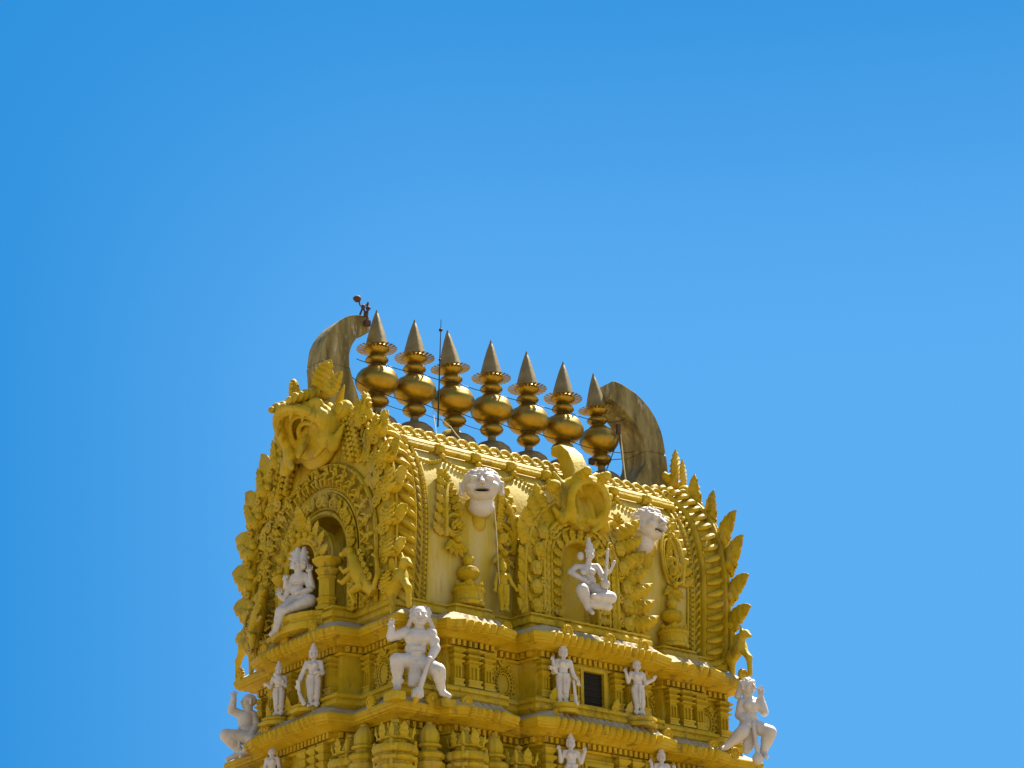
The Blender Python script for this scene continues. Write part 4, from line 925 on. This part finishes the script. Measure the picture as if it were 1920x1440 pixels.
# --- many-headed seated figure in the gable pavilion
Z = lambda zx, zy, dep=0: J((zx-420)/7.2, (1290-zy)/7.2, dep)
P = []
for (x, y, d, dr, r) in ((400, 455, 0, (-.25, -1, 0), 11.5), (488, 450, 1, (.5, -1, 0), 11), (345, 450, 7, (-1, -.3, 0), 9)):
    h_ = Z(x, y, d); P += face(h_, r, dr); P += [C(h_+V3(0, 1, 9), h_+V3(0, 2, 30 if r > 10 else 24), 9.5*r/11.5, 5.2), C(h_+V3(-9, 0, 12), h_+V3(9, 0, 12), 3, 3, .4), C(h_+V3(-6.5, 0, 22), h_+V3(6.5, 0, 22), 2.6, 2.6, .4)]
P += [C(Z(420, 540, 0), Z(420, 590, 0), 8, 9), E(Z(425, 650, 0), (16, 10, 14)), C(Z(350, 620, 1), Z(520, 610, 1), 7, 7), E(Z(405, 800, 0), (13, 9.5, 14)), E(Z(420, 900, 1), (20, 12, 11)), C(Z(360, 700, -8), Z(490, 690, -8), 1.8, 1.8, .5)]
P += limb(Z(535, 620, 1), Z(620, 760, -4), Z(598, 590, -10), (7, 6, 4.4)); P += hand(Z(598, 580, -10), (0, -.1, 1), (1, 0, 0), 17, .1)
P += limb(Z(530, 650, 0), Z(600, 790, -8), Z(460, 810, -16), (6.5, 5.4, 4)); P += hand(Z(460, 810, -16), (-1, -.2, .1), (0, 0, 1), 12, .3)
P += limb(Z(335, 640, 1), Z(250, 740, -2), Z(255, 660, -8), (6.5, 5.4, 4)); P += hand(Z(255, 660, -8), (0, 0, 1), (1, 0, 0), 14, .1)
P += limb(Z(340, 660, 0), Z(230, 890, -4), Z(185, 850, -10), (6.5, 5.4, 4)); P += hand(Z(185, 850, -10), (-.1, 0, 1), (1, 0, 0), 16, .1)
P += limb(Z(480, 900, 0), Z(615, 930, -16), Z(300, 1030, -26), (13, 12, 7)); P += [C(Z(300, 1030, -26), Z(215, 1075, -28), 6, 4.4)]
P += limb(Z(370, 930, 0), Z(230, 1040, -22), Z(165, 1270, -24), (12, 10.5, 6)); P += [C(Z(165, 1275, -24), Z(110, 1320, -30), 5, 4)]
for i in range(5): P.append(C(Z(330+45*i, 1010, -16+2*i), Z(265+14*i, 1255-50*i, -16+3*i), 6, 6.5, 1))
s4 = 1/81.
statue(P, Vector((-5.620, -0.020, 18.460)), CY-.18, s4, 'white seated many-armed figure with two tall crowns, in the pavilion on the gable', .85, 2.0)

# --- seated lute player in front of the dormer
Z = lambda zx, zy, dep=0: J((zx-720)/4.364, (1280-zy)/4.364, dep)
hd = Z(735, 850, -2); P = face(hd, 8.6, (.35, -1, 0)); P += [C(hd+V3(0, 1, 8), hd+V3(-2, 1, 34), 8.5, 2.6), C(hd+V3(-7, 0, 9), hd+V3(7, 0, 9), 3, 3, .4), C(hd+V3(-5, 0, 20), hd+V3(4, 0, 20), 2.6, 2.6, .4), E(Z(662, 862, 3), (7, 6, 9)), C(Z(725, 890, 0), Z(722, 925, 0), 5.5, 6)]
P += [E(Z(715, 980, 0), (15, 9, 13)), E(Z(675, 985, -8), 6.5), E(Z(745, 980, -8), 6.5), C(Z(630, 950, 1), Z(790, 940, 1), 6, 6), E(Z(738, 1050, 0), (9.5, 8, 12)), E(Z(720, 1110, 2), (19, 12, 11))]
P += limb(Z(620, 950, 0), Z(568, 990, -6), Z(690, 1055, -16), (6.5, 5.4, 4)); P += hand(Z(690, 1055, -16), (.9, -.2, 0), (0, 0, 1), 11, .3)
P += limb(Z(800, 955, 0), Z(835, 1020, -8), Z(858, 990, -14), (6.5, 5.2, 4)); P += hand(Z(858, 990, -14), (.3, -.2, .9), (1, 0, 0), 10, .5)
P += limb(Z(670, 1115, 0), Z(648, 1120, -24), Z(695, 1255, -20), (12.5, 12, 6.5)); P += [C(Z(700, 1268, -20), Z(725, 1292, -28), 5, 4)]
P += limb(Z(770, 1130, 0), Z(885, 1175, -20), Z(740, 1165, -28), (12, 10.5, 5.5)); P += [C(Z(720, 1200, -14), Z(860, 1245, -18), 10, 8.5), E(Z(790, 1235, -16), (20, 10, 8.5))]
P += [C(Z(660, 1010, -6), Z(800, 1090, -9), 1.8, 1.8, .5)]
s5 = 1/79.6
g5 = statue(P, Vector((0.105, -3.600, 18.995)), CY*.8, s5, 'white seated woman with pointed crown playing a lute, in front of the roof dormer', .8, 1.9)
part_of(g5, 'lute', [C(Z(872, 800, -18), Z(845, 1040, -20), 2.4, 3.2), E(Z(842, 1072, -20), (8.5, 7, 9.5)), C(Z(868, 815, -18), Z(876, 795, -18), 3.4, 1.6), C(Z(925, 895, -14), Z(885, 980, -16), 3.2, 2.0)], s5, .7)

# --- standing figures
def standing(H, armR, armL, sway=0., crown=1, skirt=True, turn=0., extra=()):
    """H px tall with crown; arms given as (elbow, hand, hand direction) offsets from the shoulder in units of H"""
    u = H/115.; q = lambda x, y, z: V3(x*u, y*u, z*u); r_ = lambda x: x*u; P = []
    for sx in (-1, 1):
        P += limb(q(sx*5.2, 0, 54), q(sx*5.4+sway*4, -2, 28), q(sx*5.6+sway*2, 0, 5), (r_(7.6), r_(5.6), r_(3.8))); P += [C(q(sx*5.8+sway*2, 0, 3), q(sx*8+sway*2, -8, 2), r_(3.4), r_(2.6))]
        P += [C(q(sx*5.4-2+sway*2, -1, 7), q(sx*5.4+2+sway*2, -1, 7), r_(4.4), r_(4.4), .3)]
    P += [E(q(sway*2, 0, 55), (r_(12), r_(8.5), r_(9))), E(q(sway, -1, 65), (r_(9), r_(7), r_(9))), E(q(-sway, -1, 76), (r_(11.5), r_(8), r_(10))), C(q(-11-sway, 0, 83), q(11-sway, 0, 83), r_(4.6), r_(4.6)), C(q(-sway, 0, 86), q(-sway, -1, 92), r_(4), r_(4))]
    P += [E(q(-5-sway, -6.5, 77), r_(5)), E(q(5-sway, -6.5, 77), r_(5)), C(q(-9+sway*2, -6, 58), q(9+sway*2, -6, 58), r_(2.6), r_(2.6), .6), C(q(sway, -8, 57), q(sway, -8, 24), r_(3.2), r_(2.4), .8)]
    if skirt: P += [C(q(-8, -1, 50), q(-6+sway*3, -1, 20), r_(6), r_(5), 1.2), C(q(8, -1, 50), q(6+sway*3, -1, 20), r_(6), r_(5), 1.2)]
    hd = q(-sway*1.2, -2, 97); P += face(hd, r_(8.2), (math.sin(turn), -math.cos(turn), 0)); P += [E(hd+q(0, 3, 2), (r_(8.8), r_(7), r_(9)))]
    if crown: P += [C(hd+q(0, 1, 7), hd+q(0, 1, 19), r_(7.4), r_(3.4)), C(hd+q(-6, 0, 7.5), hd+q(6, 0, 7.5), r_(2.6), r_(2.6), .3), C(hd+q(-4, 0, 13.5), hd+q(4, 0, 13.5), r_(2.2), r_(2.2), .3), E(hd+q(0, 1, 20), r_(2.6))]
    for sx, arm in ((-1, armR), (1, armL)):
        for (el_, hn, hdir) in arm:
            s_ = q(sx*13-sway, 0, 82); e_ = s_+q(*el_); h_ = s_+q(*hn); P += limb(s_, e_, h_, (r_(4.8), r_(4.0), r_(3.0))); P += hand(h_, hdir, (1, 0, .2), r_(9.5), .2)
    return P+list(extra)
s6 = 1/79.5
g6 = statue(standing(116, [((-5, 0, -20), (-9, -10, -2), (-.1, -.2, 1)), ((-3, -4, -20), (-10, -14, -16), (-1, -.2, .1))], [((5, 0, -22), (13, -6, -36), (.2, 0, -1))], -.6, turn=.1), Vector((-0.973, -3.930, 16.450)), -.35, s6,
            'white standing figure with tall crown and raised right hand, left of the dark window', .8, 1.8)
part_of(g6, 'club', [C((17.5, -7, 46), (21, -7, 8), 2.2, 3.2), E((21.5, -7, 5), (5.5, 5, 5))], s6, .7)
s7 = 1/78.5
g7 = statue(standing(108, [((-5, 0, -16), (-13, -8, 0), (-.2, 0, 1)), ], [((4, -2, -17), (19, -9, -10), (.5, -.3, .8))], .7, turn=.15), Vector((1.209, -3.930, 16.556)), -.3, s7,
            'white standing figure holding both forearms out to the sides, right of the dark window', .8, 1.8)
s8 = 1/80.
g8 = statue(standing(100, [((-6, -2, -18), (-10, -10, -14), (-1, -.2, .3))], [((4, -2, -18), (-6, -12, -12), (-1, 0, .3))], .4, turn=-.4, extra=[E((3, -8, 66), (7, 5, 9)), C((-6, -6, 78), (12, -7, 62), 3, 3)]), Vector((-5.780, 0.484, 16.487)), CY-.35, s8,
            'white standing figure hugging a bundle, left one of the pair under the gable', .8, 1.8)
g9 = statue(standing(115, [((-8, 0, -20), (-14, -6, -40), (-.1, 0, -1))], [((4, -3, -20), (-4, -12, -20), (-1, 0, .1))], .3, turn=-.2), Vector((-5.800, -1.013, 16.355)), CY-.15, s8,
            'white standing figure resting its right hand on a staff, under the gable', .8, 1.8)
part_of(g9, 'staff', [C((-26, -8, 48), (-24, -8, 26), 3.4, 3.0), C((-24, -8, 26), (-15, -8, 6), 3.0, 4.2), E((-26, -9, 47), (4.5, 4, 4))], s8, .7)
# figures of the storey below, only their upper halves in view
statue(standing(112, [((-6, 0, -17), (-11, -8, 2), (-.1, 0, 1))], [((6, 0, -17), (12, -8, 2), (.1, 0, 1))], .2), Vector((-0.825, -3.960, 14.391)), -.35, 1/79.,
       'white crowned figure with both hands raised, at the bottom edge below the window', .8, 1.8)
statue(standing(108, [((-6, 0, -17), (-11, -8, 2), (-.1, 0, 1))], [((6, 0, -17), (10, -9, -6), (.1, 0, 1))], .2), Vector((1.824, -3.960, 14.463)), -.3, 1/78.,
       'white statue at the bottom edge with little but its pointed crown showing', .8, 1.8)
statue(standing(96, [((-4, 0, -20), (-8, -6, -30), (0, 0, -1))], [((4, 0, -20), (6, -8, -30), (0, 0, -1))], .2, crown=0), Vector((-5.850, 0.594, 14.640)), CY-.3, 1/80.,
       'white bare-headed statue at the bottom edge, lower left bay', .8, 1.8)
# yellow attendant beside the dormer
statue(standing(100, [((-4, 0, -20), (-6, -6, -32), (0, 0, -1))], [((7, 0, -16), (14, -4, -28), (.6, 0, -.5))], .4, turn=.2), Vector((-1.927, -2.980, 18.743)), -.3, 1/80.,
       'small ochre yellow standing figure on the roof foot, left of the dormer', .85, 1.8, material=YEL)

# --- two laughing heads on the vault
def big_head(flip=1):
    P = [E((0, 0, 2), (32, 29, 34)), E((0, -5, -12), (28, 24, 25)), E((0, -7, -24), (19, 17, 15)), E((0, 2, 14), (34, 30, 27)), C((0, 9, -22), (0, 15, -46), 20, 22, 1.5), E((0, 16, -48), (24, 15, 8))]
    for x in (-1, 1):
        P += [E((13*x, -27, 8), (9.5, 8, 7), .8), C((5*x, -30, 17.5), (23*x, -22, 17), 2.4, 2.0, 2.5), C((6*x, -33.5, 7), (20*x, -29, 7), .9, .9, .6), E((19*x, -20, -7), (10, 8, 9), 6), C((34*x, 2, 8), (35*x, 2, -12), 6, 5, 2), C((38*x, -3, 8), (36.5*x, -4, -13), 2.4, 2.4, .8), E((36*x, 1, -18), (5, 4, 5))]
    P += [C((0, -29, 10), (0, -37, -4), 3.0, 5.0, 3), E((-4.5, -32, -6), (3.6, 4, 3.2), 1.5), E((4.5, -32, -6), (3.6, 4, 3.2), 1.5)]
    P += [C((-15, -25.5, -14), (0, -29.5, -16), 2.0, 2.4, 2), C((15, -25.5, -14), (0, -29.5, -16), 2.0, 2.4, 2), C((-11, -26, -24), (11, -26, -24), 2.6, 2.6, 2.5), E((0, -30, -20), (15.5, 14, 5.0), .8, True)]
    for i in range(110):
        a = RNG.uniform(0, 2*PI); b = RNG.uniform(.50 if math.sin(a) < 0 else 0., 1.5)
        P.append(E((33*math.cos(a)*math.cos(b), 2+30*math.sin(a)*math.cos(b), 11+31*math.sin(b)), 3.6, .7))
    return P
P = big_head()
h1 = statue(P, Vector((-2.589, -3.080, 21.647)), -.60, 1/81., 'white laughing head with curly hair facing the near corner, left of the dormer', .95, 2.6, name='sculpted_head')
inn = lambda st, sc: part_of(st, 'mouth_shade', [E((0, -17, -20), (14, 8, 5.0))], sc, .8, .5, DRK)  # solid near-black plug, paints the shade inside the open mouth
inn(h1, 1/81.); h1.scale = (1.06, 1.0, .80)
h2 = statue(P, Vector((2.402, -3.120, 21.646)), .28, 1/78.5, 'white laughing head with curly hair turned away to the right, right of the dormer', .95, 2.6, name='sculpted_head')
inn(h2, 1/78.5); h2.scale = (1.0, 1.0, .80)
for hx, z in ((-2.42, 20.95), (2.60, 20.95)):
    m = MB(); m.sph((0, .30, .0), (.36, .30, .26), 14, 9); m.sph((0, .0, -.02), (.2, .3, .14), 12, 8)
    q = MB(); q.put(m, lambda v, hx=hx, z=z: Vm(np.stack([hx+v[:, 0], ZS(z)+v[:, 1], v[:, 2]], 1))); q.build('head_bracket', YEL, ROOF)

# ------------------------------------------------------------------ rods, wires and lamp on the ridge
def lamp():
    t = empty('roof_lamp', Vector((-3.983, -0.360, 26.476)), 'rusty bracket lamp with a dark pear-shaped head on top of the left horn', 'lamp')
    m = MB()
    for a, b in (((-0.235, 0.000, 0.083), (-0.144, 0.000, 0.319)), ((-0.144, 0.000, 0.319), (-0.004, 0.000, 0.426)), ((-0.004, 0.000, 0.468), (-0.030, 0.000, -0.093)), ((-0.064, 0.000, 0.126), (-0.159, 0.000, 0.329)), ((-0.111, 0.000, 0.143), (0.060, 0.000, 0.328)), ((0.000, 0.000, 0.000), (0.064, 0.000, -0.154))): m.tube([V3(*a), V3(*b)], .025, 6)
    for p in ((-0.144, 0.000, 0.319), (-0.003, 0.000, 0.312), (-0.064, 0.000, 0.126)): m.sph(p, .06, 8, 6)
    m.tube([V3(-0.238, 0.000, 0.338), V3(-0.143, 0.000, 0.291)], .018, 6); m.box(V3(-0.030, 0.000, -0.093), (.07, .07, .06))
    m.build('bracket', IRN, t)
    h = MB(); a, b = V3(-0.442, 0.000, 0.471), V3(-0.224, 0.000, 0.498); h.tube([a, a*.8+b*.2, a*.5+b*.5, a*.2+b*.8, b], [.01, .06, .095, .085, .03], 10); h.tube([V3(-0.270, 0.000, 0.458), V3(-0.238, 0.000, 0.338)], .02, 6); h.build('lamp_head', IRN, t)
lamp()
def rod(name, label, cat, mtl, r, a, b, knobs=()):
    m = MB(); p, q = V3(*a), V3(*b); m.tube([p, p*.7+q*.3, p*.3+q*.7, q], r, 6)
    for t, kr in knobs: m.sph(p*(1-t)+q*t, kr, 8, 6)
    return tag(m.build(name, mtl), label, cat)
rod('lightning_rod', 'thin dark lightning rod with knob near its tip, in front of the third finial', 'lightning rod', BLK, [.022, .020, .014, .008], (-2.088, -0.620, 24.020), (-1.982, -0.620, 26.895), ((.90, .05), (.62, .035)))
m = MB(); p, q = V3(*Vector((3.870, -0.550, 23.707))), V3(*Vector((3.667, -0.550, 25.334))); m.tube([p, q], .03, 4); m.box(q+V3(0, 0, -.1), (.05, .04, .13)); m.tube([q+V3(0, 0, -.35), q+V3(-.22, .3, -1.25)], .014, 5); m.box(q*.45+p*.55+V3(-.62, .5, -.05), (.07, .05, .08)); m.tube([q*.45+p*.55+V3(-.62, .5, -.05), q*.45+p*.55], .012, 5)
tag(m.build('metal_post', IRN), 'thin rusty metal post leaning beside the right horn', 'post')
def cable(name, label, pts, sag, r, mtl=BLK):
    m = MB(); out = []
    for (a, b) in zip(pts[:-1], pts[1:]):
        a, b = V3(*a), V3(*b)
        for k in range(8): t = k/8; out.append(a*(1-t)+b*t-V3(0, 0, sag*4*t*(1-t)))
    out.append(V3(*pts[-1])); m.tube(out, r, 5); return tag(m.build(name, mtl), label, 'cable')
cable('cable', 'upper black cable strung between the necks of the finials', [(-4.2, -.2, 25.45)]+[((i-3)*1.167, -.20, 25.52) for i in range(7)]+[(4.1, -.3, 25.7)], .05, .011)
cable('cable', 'lower black cable strung below the round bulbs of the finials', [(-4.4, -.3, 24.9)]+[((i-3)*1.167, -.22, 24.73) for i in range(7)]+[(4.3, -.4, 24.8)], .06, .011)
cable('cable', 'thin black cable low between the first three finials', [((i-3)*1.167, -.3, 24.42) for i in range(4)], .05, .009)
cable('cable', 'pale rope running from the lightning rod down to the ridge', [(-2.007, -0.620, 24.289), (-1.833, -0.800, 24.019), (-1.684, -1.100, 23.569), (-1.811, -1.750, 22.821)], .02, .014, ROP)
cable('cable', 'pale cord hanging down the vault beside the laughing head', [(-2.216, -0.600, 24.417), (-2.555, -1.300, 23.155), (-2.733, -1.900, 22.528)], .0, .010, ROP)
cable('cable', 'pale cord hanging below the left laughing head to the yellow figure', [(-2.180, -3.000, 21.384), (-2.158, -3.060, 20.587), (-2.040, -3.000, 19.332)], .0, .012, ROP)
cable('cable', 'pale rope tied from the metal post down to the right end of the ridge', [(3.775, -0.500, 25.225), (3.669, -0.700, 24.377), (3.540, -0.950, 23.579)], .0, .018, ROP)
